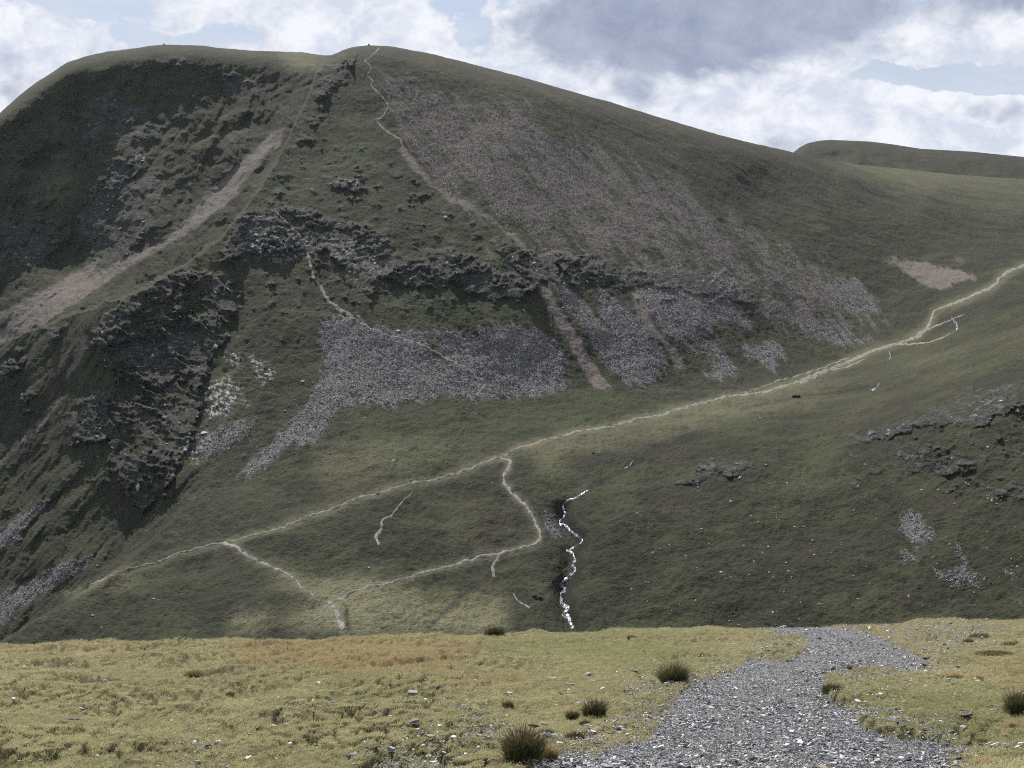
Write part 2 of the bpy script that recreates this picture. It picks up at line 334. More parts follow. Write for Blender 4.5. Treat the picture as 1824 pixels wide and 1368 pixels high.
pale_turf = samp(M_pale_turf, QX, QY) + .22 * fbm(X / 40, Y / 40, 4, 191)
brown = samp(M_brown, QX, QY); lush = samp(M_lush, QX, QY)
patha = samp(M_path, PX, PY)
wetb = np.clip(1.3 * samp(M_wet, PX + .5 * wx, PY + .3 * wy), 0, 1)
holes = samp(poly_mask([[(185,665),(230,650),(290,690),(270,720),(220,715)],[(225,785),(255,775),(262,800),(235,815)],[(268,820),(295,825),(290,850),(270,845)],[(300,690),(330,700),(320,730),(295,720)],[(330,520),(380,510),(370,560),(330,570)],[(230,555),(290,545),(240,580)]], 4), QX, QY)
rock = rock * (1 - .95 * sstep(.3, .6, holes)) * (1 - .35 * sstep(300, 400, PX) * sstep(560, 600, PY) * (PX < 430))
rock = rock * (1 - .8 * pink) * (1 - .75 * ledge) * np.where(PX > 1150, .75, 1) ** 0 * (np.where(PX > 1150, .5, .38) + np.where(PX > 1150, .5, .62) * sstep(-.28, .08, fbm(PX / 34, PY / 24, 5, 88, .62)))
specks = sstep(.02, .3, blurm(poly_mask([[(380,360),(700,400),(960,500),(1100,480),(1350,560),(1000,560),(600,560),(380,560)], [(420,600),(560,560),(590,700),(450,780),(330,830)], [(1150,880),(1824,860),(1824,1080),(1150,1080)], [(200,200),(500,200),(420,360),(200,420)], [(1000,230),(1300,330),(1400,560),(1100,480)]], 8), 8)[np.clip((PY / 2).astype(int), 0, MH - 1), np.clip((PX / 2).astype(int), 0, MW - 1)])

def grid_mesh(name, P, attrs, mat, kind='structure', smooth=True, closed=False):
    nr, nc = P.shape[:2]
    me = bpy.data.meshes.new(name)
    idx = np.arange(nr * nc).reshape(nr, nc)
    q = np.stack([idx[:-1, :-1], idx[1:, :-1], idx[1:, 1:], idx[:-1, 1:]], -1).reshape(-1, 4)
    mesh_fill(me, P.reshape(-1, 3), q, smooth)
    for k, v in attrs.items():
        a = me.attributes.new(k, 'FLOAT', 'POINT'); a.data.foreach_set('value', np.ascontiguousarray(v, np.float32).ravel())
    o = bpy.data.objects.new(name, me); COL.objects.link(o); me.materials.append(mat)
    if kind: o['kind'] = kind
    return o

def mesh_fill(me, V, faces, smooth=False):
    """faces: (n, k) int array, or list of such arrays"""
    if not isinstance(faces, list): faces = [faces]
    me.vertices.add(len(V)); me.vertices.foreach_set('co', np.ascontiguousarray(V, np.float32).ravel())
    tot = sum(f.size for f in faces); nf = sum(len(f) for f in faces)
    me.loops.add(tot); me.polygons.add(nf)
    me.loops.foreach_set('vertex_index', np.concatenate([f.ravel() for f in faces]).astype(np.int32))
    ls = []; s = 0
    for f in faces:
        ls.append(s + np.arange(len(f)) * f.shape[1]); s += f.size
    me.polygons.foreach_set('loop_start', np.concatenate(ls).astype(np.int32))
    me.polygons.foreach_set('use_smooth', np.full(nf, smooth, bool))
    me.update(calc_edges=True); me.validate()

# ------------------------------------------------------------------ material helpers
class NT:
    def __init__(s, name, world=None):
        if world is None:
            s.m = bpy.data.materials.new(name); s.m.use_nodes = True; s.t = s.m.node_tree
        else: s.t = world.node_tree
        s.t.nodes.clear()
    def n(s, typ, ins=None, **kw):
        nd = s.t.nodes.new(typ)
        for k, v in kw.items(): setattr(nd, k, v)
        for k, v in (ins or {}).items():
            if isinstance(v, bpy.types.NodeSocket): s.t.links.new(v, nd.inputs[k])
            else: nd.inputs[k].default_value = v
        return nd
    def math(s, op, a, b=0.0, c=None, clamp=False):
        ins = {0: a, 1: b}
        if c is not None: ins[2] = c
        return s.n('ShaderNodeMath', ins, operation=op, use_clamp=clamp).outputs[0]
    def mix(s, f, a, b):
        nd = s.n('ShaderNodeMix', data_type='RGBA')
        for i, v in ((0, f), (6, a), (7, b)):
            if isinstance(v, bpy.types.NodeSocket): s.t.links.new(v, nd.inputs[i])
            else: nd.inputs[i].default_value = v if i == 0 else (*v, 1)[:4]
        return nd.outputs[2]
    def attr(s, name): return s.n('ShaderNodeAttribute', attribute_name=name).outputs['Fac']
    def noise(s, vec, scale, detail=3, rough=.5, dist=0): 
        return s.n('ShaderNodeTexNoise', {'Vector': vec, 'Scale': scale, 'Detail': detail, 'Roughness': rough, 'Distortion': dist}).outputs['Fac']
    def ramp(s, f, a, b, lo=0.0, hi=1.0):
        return s.n('ShaderNodeMapRange', {0: f, 1: a, 2: b, 3: lo, 4: hi}, clamp=True).outputs[0]

def terrain_material():
    k = NT('hillside_turf_and_scree')
    pos = k.n('ShaderNodeNewGeometry').outputs['Position']
    n1 = k.noise(pos, .035, 4, .6); n2 = k.noise(pos, .20, 5, .70); n3 = k.noise(pos, .75, 4, .65); n4 = k.noise(pos, .012, 3, .5)
    g = k.mix(k.ramp(n1, .35, .65), (.0105, .0145, .0062), (.021, .027, .0112))
    g = k.mix(k.ramp(n2, .46, .66, 0, .8), g, (.043, .047, .021))
    ter = k.noise(k.n('ShaderNodeMapping', {0: pos, 3: (.30, .30, 1.3)}).outputs[0], 1.0, 5, .68, .3)
    g = k.mix(k.ramp(ter, .50, .38, 0, .75), g, (.010, .013, .006))
    g = k.mix(k.ramp(ter, .56, .68, 0, .6), g, (.060, .062, .030))
    g = k.mix(k.ramp(n3, .50, .36, 0, .6), g, (.011, .013, .007))
    g = k.mix(k.ramp(n3, .60, .72, 0, .5), g, (.082, .080, .045))
    g = k.mix(k.ramp(n4, .5, .7, 0, .45), g, (.034, .030, .020))
    hp = k.noise(pos, .028, 6, .68, .5)
    g = k.mix(k.ramp(hp, .53, .60, 0, .6), g, (.038, .030, .021))
    g = k.mix(k.ramp(hp, .45, .38, 0, .6), g, (.052, .060, .024))
    wet = k.noise(k.n('ShaderNodeMapping', {0: pos, 3: (.02, .05, .05)}).outputs[0], 1.0, 5, .7, .6)
    g = k.mix(k.ramp(wet, .54, .66, 0, .75), g, (.030, .026, .015))
    g = k.mix(k.ramp(wet, .46, .36, 0, .5), g, (.054, .058, .025))
    lush = k.math('MULTIPLY', k.attr('lush'), k.ramp(n2, .3, .6, .45, 1))
    g = k.mix(k.math('MULTIPLY', lush, .7), g, (.060, .076, .030))
    brown = k.math('MULTIPLY', k.attr('brown'), k.ramp(n2, .3, .6, .5, 1))
    g = k.mix(k.math('MULTIPLY', brown, .8), g, (.056, .046, .033))
    pale_turf = k.math('MULTIPLY', k.attr('pale_turf'), k.ramp(n3, .3, .62, .35, 1.1), clamp=True)
    g = k.mix(pale_turf, g, (.23, .215, .125))
    g = k.mix(.20, g, (.004, .008, .002))
    # rock
    bedv = k.n('ShaderNodeMapping', {0: pos, 2: (.12, .18, 0), 3: (.16, .16, .75)}).outputs[0]
    r1 = k.noise(bedv, 1.0, 6, .68, .4); r2 = k.noise(bedv, 1.25, 6, .72, .25); r3 = k.noise(pos, .16, 4, .65)
    rc = k.mix(k.ramp(r1, .38, .64), (.018, .0185, .0185), (.090, .087, .085))
    rc = k.mix(k.ramp(r2, .54, .63, 0, .8), rc, (.19, .19, .185))
    rc = k.mix(k.ramp(r2, .44, .36, 0, .9), rc, (.008, .0085, .009))
    rc = k.mix(k.ramp(r3, .47, .57, 0, .85), rc, (.030, .035, .016))
    c = k.mix(k.attr('rock'), g, rc)
    # scree
    vs = k.n('ShaderNodeTexVoronoi', {'Vector': pos, 'Scale': 1.7, 'Randomness': 1.0})
    cs = k.n('ShaderNodeSeparateColor', {0: vs.outputs['Color']})
    sb = k.mix(k.ramp(cs.outputs[0], 0, 1), (.040, .037, .037), (.165, .155, .152))
    sb = k.mix(k.math('GREATER_THAN', cs.outputs[1], .93), sb, (.36, .35, .35))
    sb = k.mix(k.math('LESS_THAN', cs.outputs[1], .24), sb, (.022, .023, .021))
    sb = k.mix(k.ramp(k.noise(pos, .05, 4, .65), .35, .65, 0, .4), sb, (.165, .155, .150))
    c = k.mix(k.attr('scree'), c, sb)
    ub = k.mix(k.ramp(cs.outputs[2], 0, 1), (.036, .030, .028), (.138, .116, .107))
    ub = k.mix(k.math('GREATER_THAN', cs.outputs[1], .92), ub, (.24, .225, .215))
    c = k.mix(k.math('MULTIPLY', k.attr('upscree'), .85), c, ub)
    pk = k.mix(k.ramp(cs.outputs[2], 0, 1), (.110, .090, .080), (.205, .172, .156))
    pk = k.mix(k.ramp(k.noise(pos, .12, 4, .7), .42, .62, 0, .6), pk, (.10, .085, .075))
    c = k.mix(k.math('MULTIPLY', k.attr('pink'), .8), c, pk)
    c = k.mix(k.math('MULTIPLY', k.attr('path'), .5), c, (.16, .15, .10))
    c = k.mix(k.attr('white'), c, (.46, .46, .45))
    c = k.mix(k.math('MULTIPLY', k.attr('wetbank'), k.ramp(n3, .3, .6, 1, .5)), c, (.010, .011, .008))
    bmp = k.n('ShaderNodeBump', {'Height': k.math('ADD', k.noise(pos, .8, 3, .6), k.math('ADD', k.math('MULTIPLY', k.attr('scree'), cs.outputs[0]), k.math('MULTIPLY', k.attr('rock'), k.math('MULTIPLY', r2, 2.2)))), 'Strength': .8, 'Distance': 1.4})
    b = k.n('ShaderNodeBsdfPrincipled', {'Base Color': c, 'Roughness': .95, 'Specular IOR Level': .15, 'Normal': bmp.outputs[0]})
    k.n('ShaderNodeOutputMaterial', {0: b.outputs[0]})
    return k.m

def simple_material(name, fn, rough=.9, spec=.2, bump=None, transl=0):
    k = NT(name); pos = k.n('ShaderNodeNewGeometry').outputs['Position']
    c = fn(k, pos)
    ins = {'Base Color': c, 'Roughness': rough, 'Specular IOR Level': spec}
    if bump: ins['Normal'] = k.n('ShaderNodeBump', {'Height': bump(k, pos), 'Strength': .6, 'Distance': .02}).outputs[0]
    b = k.n('ShaderNodeBsdfPrincipled', ins).outputs[0]
    if transl:
        t = k.n('ShaderNodeBsdfTranslucent', {'Color': c}).outputs[0]
        b = k.n('ShaderNodeMixShader', {0: transl, 1: b, 2: t}).outputs[0]
    k.n('ShaderNodeOutputMaterial', {0: b})
    return k.m

def colattr(name='tint'):
    return lambda k, pos: k.n('ShaderNodeAttribute', attribute_name=name).outputs['Color']

MAT_T = terrain_material()
att = dict(rock=rock, scree=scree, upscree=upc, pink=pink, white=white, pale_turf=np.clip(pale_turf, 0, 1), brown=brown, lush=lush, path=patha, specks=specks, wetbank=wetb)
# rows behind the crest so that the hill has a back
backrows = []
for dd, dz in ((700, -190), (380, -85), (170, -28), (60, -5)):
    r = P[0].copy(); s = (r[:, 1] + dd) / r[:, 1]
    r[:, 0] *= s; r[:, 1] += dd; r[:, 2] = np.maximum(r[:, 2] + dz, -330); backrows.append(r)
PB = np.concatenate([np.stack(backrows), P], 0)
foot = P[-1].copy(); foot[:, 1] -= 20; foot[:, 2] -= 16
PB = np.concatenate([PB, foot[None]], 0)
attB = {k: np.concatenate([np.repeat(v[:1], 4, 0), v, v[-1:]], 0) for k, v in att.items()}
grid_mesh('mountain', PB, attB, MAT_T)

def surf(px, py):
    """point on the built mountain surface"""
    px = np.asarray(px, float); py = np.asarray(py, float)
    s = (py - sky(px)) / (PYB - sky(px)) * (NR - 1); s = np.clip(s, 0, NR - 1.001)
    i = np.clip(np.searchsorted(cols, px) - 1, 0, len(cols) - 2); fx = (px - cols[i]) / (cols[i + 1] - cols[i])
    r = s.astype(int); fy = (s - r)[..., None]; fx = fx[..., None]
    return (P[r, i] * (1 - fx) + P[r, i + 1] * fx) * (1 - fy) + (P[r + 1, i] * (1 - fx) + P[r + 1, i + 1] * fx) * fy

# ------------------------------------------------------------------ far hill
fc = np.arange(1340, 2500, 3.0)
fx_ = [1300,1395,1412,1425,1440,1460,1480,1550,1590,1640,1730,1824,2500]
fy_ = [420,300,272,262,254.5,250.5,249,252,257,265,270,279.5,330]
fs = np.interp(fc, fx_, fy_)
fr = np.linspace(0, 1, 70)
FPX = np.broadcast_to(fc, (70, len(fc))).copy(); FPY = fs[None] + fr[:, None] * (350 - fs[None])
FD = 2250 - 3.2 * (FPY - 250) + 45 * np.exp(-(FPY - fs[None]) / 7) + 20 * fbm(FPX / 60, FPY / 40, 3, 7)
edge = [(1440,275),(1470,287),(1500,292)]
FD += 26 * np.exp(-(((FPX - 1495) / 28) ** 2 + ((FPY - 284) / 14) ** 2)) - 14 * np.exp(-(((FPX - 1530) / 10) ** 2 + ((FPY - 280) / 16) ** 2))
FP = unproject(FPX, FPY, FD)
br = FP[0].copy(); br[:, 0] *= 1.12; br[:, 1] *= 1.12; br[:, 2] -= 120
FP = np.concatenate([br[None], FP], 0)
zz = np.zeros(FP.shape[:2]); frock = np.exp(-(((FPX - 1490) / 26) ** 2 + ((FPY - 284) / 8) ** 2)) * .6
frock = np.concatenate([zz[:1], frock], 0)
fat = {k: zz for k in att}; fat = dict(fat); fat['rock'] = frock; fat['brown'] = zz + .35; fat['lush'] = zz + .1
grid_mesh('far_hill', FP, fat, MAT_T)

# ------------------------------------------------------------------ near ground
def hbase(X, Y):
    z = -.266 * Y + .027 * X + .0006 * X * np.abs(X) * 0
    d = np.maximum(Y - (25.0 + 1.2 * fbm(X / 6, X * 0, 2, 3)), 0)
    z = z - .36 * d * d / (d + 5)
    z = np.where(Y < 0, -.2 * Y + .027 * X, z)
    far = sstep(90, 420, Y)
    z = z * (1 - far) + far * (-203 - 140 * sstep(545, 700, Y))
    lim = sstep(60, 250, np.abs(X)) * (Y < 300)
    return z * (1 - .0 * lim)

GR_Y0 = 1100
M_grav_poly = [[(985,1375),(1050,1347),(1100,1322),(1150,1320),(1188,1282),(1180,1265),(1197,1250),(1212,1236),(1238,1212),(1302,1195),(1340,1173),(1400,1178),(1442,1150),(1422,1133),(1350,1117),(1385,1113),(1440,1110),(1500,1118),(1545,1127),(1575,1136),(1602,1150),(1642,1172),(1662,1187),(1642,1194),(1560,1194),(1482,1196),(1462,1216),(1470,1236),(1490,1255),(1520,1262),(1610,1262),(1600,1270),(1530,1272),(1522,1278),(1542,1296),(1582,1312),(1652,1316),(1702,1330),(1692,1380)],
  ([(640,1372),(680,1356),(740,1352),(800,1356),(790,1380),(640,1385)],.62),
  ([(845,1300),(880,1295),(892,1318),(850,1328),(820,1322)],.75),([(800,1258),(835,1250),(842,1260),(805,1266)],.7),([(940,1375),(1000,1335),(1060,1335),(1000,1375)],.8),
  ([(1080,1225),(1150,1215),(1190,1235),(1120,1240)],.45),([(1120,1255),(1180,1250),(1180,1300),(1130,1310)],.42),([(1660,1185),(1720,1188),(1710,1196),(1650,1194)],.6),
  ([(1300,1150),(1400,1150),(1420,1160),(1300,1160)],.45),([(1540,1112),(1700,1108),(1824,1104),(1700,1165),(1640,1160),(1590,1135)],.4),([(330,1338),(380,1325),(400,1335),(340,1345)],.5),([(300,1362),(360,1358),(360,1368)],.6)]
M_grav = poly_mask(M_grav_poly, 2)
FG_BROWN = poly_mask([([(400,1150),(600,1140),(850,1150),(800,1200),(620,1205),(420,1180)],1.),([(760,1210),(960,1195),(960,1215),(800,1235)],.7),([(1490,1120),(1660,1130),(1680,1160),(1560,1140)],.6),([(220,1310),(330,1300),(380,1325),(260,1335)],.6),([(0,1143),(250,1140),(220,1158),(0,1165)],.6),([(1700,1190),(1824,1180),(1824,1215),(1720,1215)],.6)], 8)
FG_GREEN = poly_mask([([(860,1130),(1150,1125),(1300,1165),(1180,1200),(1000,1190),(850,1160)],.7),([(1380,1195),(1470,1195),(1460,1225),(1370,1230)],.7),([(1480,1225),(1824,1225),(1824,1368),(1710,1368),(1700,1320),(1560,1300)],.55),([(1330,1175),(1440,1180),(1480,1196),(1340,1200)],.5),([(0,1340),(60,1350),(60,1368),(0,1368)],.8),([(560,1190),(760,1200),(800,1240),(560,1250)],.35)], 8)
FG_STRAW = poly_mask([([(1655,1195),(1760,1195),(1790,1225),(1680,1230)],1.),([(1690,1350),(1760,1345),(1824,1355),(1824,1368),(1690,1368)],1.),([(0,1160),(250,1165),(220,1200),(0,1230)],.5),([(330,1255),(470,1250),(560,1290),(420,1310)],.4)], 6)

def fg_fields(px, py):
    wx = 16 * fbm(px / 26, py / 11, 5, 201, .65); wy = 6 * fbm(px / 26, py / 11, 5, 211, .65)
    gr = samp(M_grav, px + wx, py + wy)
    gr = sstep(.26, .80, gr + .62 * fbm(px / 9, py / 4, 3, 221, .7))
    return gr

def cushion(X, Y):
    """1 in the middle of a grass cushion, 0 in the gap between cushions"""
    wx_ = X + .06 * fbm(X / .12, Y / .16, 2, 305); wy_ = Y + .10 * fbm(X / .12, Y / .16, 2, 306)
    a = np.abs(perlin(wx_ / .26, wy_ / .40, 301)); b = np.abs(perlin(wx_ / .50, wy_ / .62, 302))
    return sstep(.0, .20, np.minimum(a, b * 1.3))
def turfy(X, Y):
    """where the turf is tussocky (1) or grazed smooth (0)"""
    return .12 + .88 * sstep(-.1, .4, fbm(X / 2.2, Y / 3.0, 3, 309) - .06 * (X - .5))

def hump(X, Y, gr):
    cu = cushion(X, Y); tu = turfy(X, Y)
    h = (.105 * cu - .05) * tu + .022 * fbm(X / .12, Y / .14, 3, 311, .6) + .09 * fbm(X / 1.7, Y / 2.0, 3, 321)
    tus = np.maximum(perlin(X / .85, Y / .95, 331) - .18, 0)
    return h * (1 - .8 * gr) + tus * .12 * (1 - gr) + gr * (.012 * fbm(X / .12, Y / .12, 2, 341) - .02)

# ground grid: rows by image row where it is seen, then outwards
gcol = np.concatenate([np.arange(-1400, -20, 40.0), np.arange(-20, 1846, 2.2), np.arange(1846, 3240, 40.0)])
def row_dist(py):  # distance along the mean slope for an image row
    return CAMZ / (tdown(py) - .266)
grow = np.concatenate([np.arange(1520, 1380, -10.0), np.arange(1380, 1128, -1.1)])
yd = row_dist(grow)
yd = np.concatenate([yd, np.arange(yd[-1] + .12, 34, .12), np.geomspace(34.2, 2150, 90)])
tx = (gcol - CX) / F / cp * 1.03
GX = yd[:, None] * tx[None]; GY = np.broadcast_to(yd[:, None], GX.shape).copy()
GX = np.where(np.abs(GX) > 800, np.sign(GX) * 800 + (GX - np.sign(GX) * 800) * .35, GX)
GZ = hbase(GX, GY)
gp = np.stack([GX, GY, GZ], -1); gpx, gpy = project(gp)
ggr = fg_fields(gpx, gpy)
near = sstep(60, 30, GY)
GZ = GZ + hump(GX, GY, ggr) * near
# patch under and behind the camera, joined to the first row
ny = np.array([-70, -45, -28, -16, -8, -3, 0, 2, 3.2])
fx0 = GX[0]
bx = np.stack([np.linspace(-90, 90, len(gcol)) * (1 - t) + fx0 * t for t in np.linspace(0, 1, len(ny) + 1)[:-1]])
bY = np.broadcast_to(ny[:, None], bx.shape)
bZ = hbase(bx, bY)
GP = np.concatenate([np.stack([bx, bY, bZ], -1), np.stack([GX, GY, GZ], -1)], 0)
def padded(v): return np.concatenate([np.repeat(v[:1], len(ny), 0), v], 0)
gbr = samp(FG_BROWN, gpx, gpy); ggn = samp(FG_GREEN, gpx, gpy); gst = samp(FG_STRAW, gpx, gpy)

def ground_col(k, pos):
    n1 = k.noise(pos, 2.2, 4, .6); n2 = k.noise(pos, 11, 4, .65)
    c = k.mix(k.ramp(n1, .35, .65), (.17, .15, .075), (.25, .22, .115))
    c = k.mix(k.ramp(n2, .62, .42, 0, .8), c, (.070, .064, .030))
    c = k.mix(k.math('MULTIPLY', k.attr('green'), .6), c, (.105, .112, .038))
    c = k.mix(k.math('MULTIPLY', k.attr('brown'), .65), c, (.185, .112, .046))
    c = k.mix(k.math('MULTIPLY', k.attr('gap'), .9), c, (.036, .032, .018))  # shade between the cushions, painted into the ground colour
    gv = k.n('ShaderNodeTexVoronoi', {'Vector': pos, 'Scale': 40.0})
    gs = k.n('ShaderNodeSeparateColor', {0: gv.outputs['Color']})
    gc = k.mix(gs.outputs[0], (.06, .06, .062), (.22, .22, .225))
    c = k.mix(k.attr('gravel'), c, gc)
    far = k.math('MULTIPLY', k.ramp(k.n('ShaderNodeSeparateXYZ', {0: pos}).outputs[1], 40, 120), .9)
    return k.mix(far, c, (.06, .065, .03))
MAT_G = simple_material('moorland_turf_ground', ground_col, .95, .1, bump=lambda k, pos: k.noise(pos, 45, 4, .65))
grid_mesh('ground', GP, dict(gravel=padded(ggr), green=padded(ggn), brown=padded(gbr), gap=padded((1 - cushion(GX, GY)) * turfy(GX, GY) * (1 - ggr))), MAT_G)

def fg_point(px, py):
    """ground point seen at (px, py), with relief"""
    px = np.asarray(px, float); py = np.asarray(py, float)
    xc = (px - CX) / F; yc = (CY - py) / F
    dx = xc / (cp + yc * sp); t = tdown(py)
    Yd = CAMZ / np.maximum(t - .266 + .027 * dx, .02)
    for _ in range(6):
        Xd = dx * Yd; z = hbase(Xd, Yd)
        lin = -.266 * Yd + .027 * Xd
        Yd = (CAMZ - (z - lin)) / np.maximum(t - .266 + .027 * dx, .02)
        Yd = np.clip(Yd, 5, 29)
    Xd = dx * Yd
    return Xd, Yd

def fg_height(X, Y, px=None, py=None):
    z = hbase(X, Y)
    if px is None: px, py = project(np.stack([X, Y, z], -1))
    g = fg_fields(px, py)
    return z + hump(X, Y, g), g

# random sites over the near ground: a mix of even-in-plan and even-in-view
def sites(n, ymax=28.5):
    a = int(n * .72)
    py = rng.uniform(1090, 1400, a); px = rng.uniform(-60, 1884, a)
    Xa, Ya = fg_point(px, py); Ya = Ya + rng.normal(0, .25, a) ; Xa = Xa + rng.normal(0, .06, a)
    b = n - a
    Yb = np.sqrt(rng.uniform(7.5 ** 2, ymax ** 2, b)); Xb = rng.uniform(-.40, .40, b) * Yb
    X = np.r_[Xa, Xb]; Y = np.r_[Ya, Yb]
    ok = (Y > 7.5) & (Y < ymax)
    return X[ok], Y[ok]

# ------------------------------------------------------------------ grass
def mesh_object(name, V, faces, mat, tint=None, smooth=False, parent=None):
    me = bpy.data.meshes.new(name); mesh_fill(me, V, faces, smooth)
    if tint is not None:
        a = me.attributes.new('tint', 'FLOAT_COLOR', 'POINT')
        a.data.foreach_set('color', np.c_[tint, np.ones(len(tint))].astype(np.float32).ravel())
    me.materials.append(mat)
    o = bpy.data.objects.new(name, me); COL.objects.link(o)
    if parent is not None: o.parent = parent
    return o

MAT_GRASS = simple_material('dry_grass_blades', colattr(), .8, .2, transl=.35)

def blades(base, height, lean, width, ang):
    """base (n,3); each blade a curved two-piece ribbon: 5 vertices"""
    n = len(base)
    side = np.stack([np.cos(ang), np.sin(ang), 0 * ang], -1)
    up = np.array([0, 0, 1.0])
    mid = base + up * (height * .55)[:, None] + lean * .35
    tip = base + up * (height * .92)[:, None] + lean
    w = width[:, None]
    V = np.stack([base - side * w, base + side * w, mid - side * w * .75, mid + side * w * .75, tip], 1)
    o = np.arange(n)[:, None] * 5
    q = o + np.array([[0, 1, 3, 2]]); t = o + np.array([[2, 3, 4]])
    return V.reshape(-1, 3), [q, t]

def make_grass(N):
    X, Y = sites(N)
    z = hbase(X, Y); px, py = project(np.stack([X, Y, z], -1))
    z, g = fg_height(X, Y, px, py)
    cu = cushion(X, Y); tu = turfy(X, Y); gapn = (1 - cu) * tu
    clump = fbm(X / .20, Y / .28, 3, 401); patch = fbm(X / 1.6, Y / 2.2, 3, 411)
    thin = np.clip(samp(M_grav, px, py), 0, 1)
    clear = np.ones(len(X), bool)
    for bx, by, br in BARE:
        clear &= ((X - bx) / br) ** 2 + ((Y - by + br * 1.2) / (br * 2.6)) ** 2 > 1
    keep = clear & (rng.random(len(X)) > g * .985) & (rng.random(len(X)) > .55 * thin * (thin < .6)) & (rng.random(len(X)) < (.78 + .8 * clump) * (1 - .72 * gapn))
    X, Y, z, px, py, clump, patch, gapn = [v[keep] for v in (X, Y, z, px, py, clump, patch, gapn)]
    n = len(X)
    b = samp(FG_BROWN, px, py); gn = samp(FG_GREEN, px, py); s = samp(FG_STRAW, px, py)
    h = (.019 + .026 * rng.random(n) ** 1.8) * np.clip(1 + 1.0 * clump + .4 * s + .3 * b, .4, 2.4)
    a = rng.uniform(0, 2 * np.pi, n); L = h * rng.uniform(.2, 1.3, n)
    lean = np.stack([np.cos(a) * L + h * .25, np.sin(a) * L, -.25 * L], -1)
    V, fc = blades(np.stack([X, Y, z - .006], -1), h, lean, rng.uniform(.0018, .0042, n), rng.uniform(-.6, .6, n) + (rng.random(n) < .3) * 1.2)
    straw = np.array([.49, .45, .255]); gold = np.array([.40, .365, .185]); green = np.array([.21, .23, .108]); red = np.array([.33, .285, .165]); pale = np.array([.60, .54, .33]); dark = np.array([.070, .062, .036])
    r = rng.random(n)[:, None]
    c = straw * r + gold * (1 - r)
    wgt = np.clip(.24 + 1.0 * gn + .9 * fbm(X / .7, Y / .9, 3, 421) + .9 * patch, 0, .9)[:, None] * rng.uniform(.4, 1, (n, 1)); c = c * (1 - wgt) + green * wgt
    wgt = np.clip(b * .85 + .3 * (patch > .25), 0, 1)[:, None] * rng.uniform(.3, 1, (n, 1)); c = c * (1 - wgt) + red * wgt
    wgt = np.clip(s * .9 + .12, 0, 1)[:, None] * (rng.random((n, 1)) < .6); c = c * (1 - wgt) + pale * wgt
    wgt = np.clip(.85 * gapn + np.clip(-1.6 * clump - .15, 0, .6), 0, .9)[:, None]; c = c * (1 - wgt) + dark * wgt  # blades in the gaps coloured darker to stand in for shade there
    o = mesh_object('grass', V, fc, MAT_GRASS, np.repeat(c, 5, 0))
    o['kind'] = 'stuff'; o['label'] = 'short straw coloured moorland grass over the near slope'

# ------------------------------------------------------------------ slate
def slate_col(k, pos):
    c = k.n('ShaderNodeAttribute', attribute_name='tint').outputs['Color']
    return k.mix(k.ramp(k.noise(pos, 60, 3, .6), .4, .7, 0, .35), c, (.05, .05, .055))
MAT_SLATE = simple_material('broken_slate', slate_col, .55, .45)

def shards(X, Y, z, size, tilt, thick=.22):
    n = len(X); K = 5
    ang = np.sort(rng.uniform(0, 2 * np.pi, (n, K)) * .35 + np.arange(K) * 2 * np.pi / K * 1.0, 1)
    asp = rng.uniform(.35, .9, n)
    rad = rng.uniform(.65, 1.1, (n, K)) * size[:, None]
    lx = np.cos(ang) * rad; ly = np.sin(ang) * rad * asp[:, None]
    th = size * thick * rng.uniform(.5, 1.5, n)
    top = np.stack([lx, ly, np.broadcast_to(th[:, None] * .5, lx.shape)], -1)
    bot = np.stack([lx * 1.08, ly * 1.08, np.broadcast_to(-th[:, None] * .5, lx.shape)], -1)
    V = np.concatenate([top, bot], 1)
    yaw = rng.uniform(0, 2 * np.pi, n); ax = rng.normal(0, tilt, n); ay = rng.normal(0, tilt, n)
    c, s = np.cos(yaw)[:, None], np.sin(yaw)[:, None]
    x, y, zz = V[..., 0], V[..., 1], V[..., 2]
    x, y = x * c - y * s, x * s + y * c
    ca, sa = np.cos(ax)[:, None], np.sin(ax)[:, None]; y, zz = y * ca - zz * sa, y * sa + zz * ca
    cb, sb = np.cos(ay)[:, None], np.sin(ay)[:, None]; x, zz = x * cb + zz * sb, -x * sb + zz * cb
    V = np.stack([x + X[:, None], y + Y[:, None], zz + z[:, None] - .1 * 0 + .266 * 0 - (.266 * y)], -1)
    o = np.arange(n)[:, None] * 10
    t = o + np.arange(5)[None]
    sides = np.concatenate([o + np.array([[i + 5, (i + 1) % 5 + 5, (i + 1) % 5, i]]) for i in range(5)])
    return V.reshape(-1, 3), [t, sides]

def slate_tint(n):
    v = rng.gamma(4.0, 1 / 4.0, n)[:, None]
    base = np.array([.29, .29, .298]) * np.clip(v, .3, 2.2)
    r = rng.random(n)
    tan = np.array([.34, .26, .18]); base = np.where((r < .05)[:, None], tan * rng.uniform(.6, 1.2, (n, 1)), base)
    base = np.where(((r > .05) & (r < .11))[:, None], np.array([.36, .37, .39]) * rng.uniform(.8, 1.2, (n, 1)), base)
    base = np.where((r > .93)[:, None], np.array([.035, .034, .036]), base)
    return base

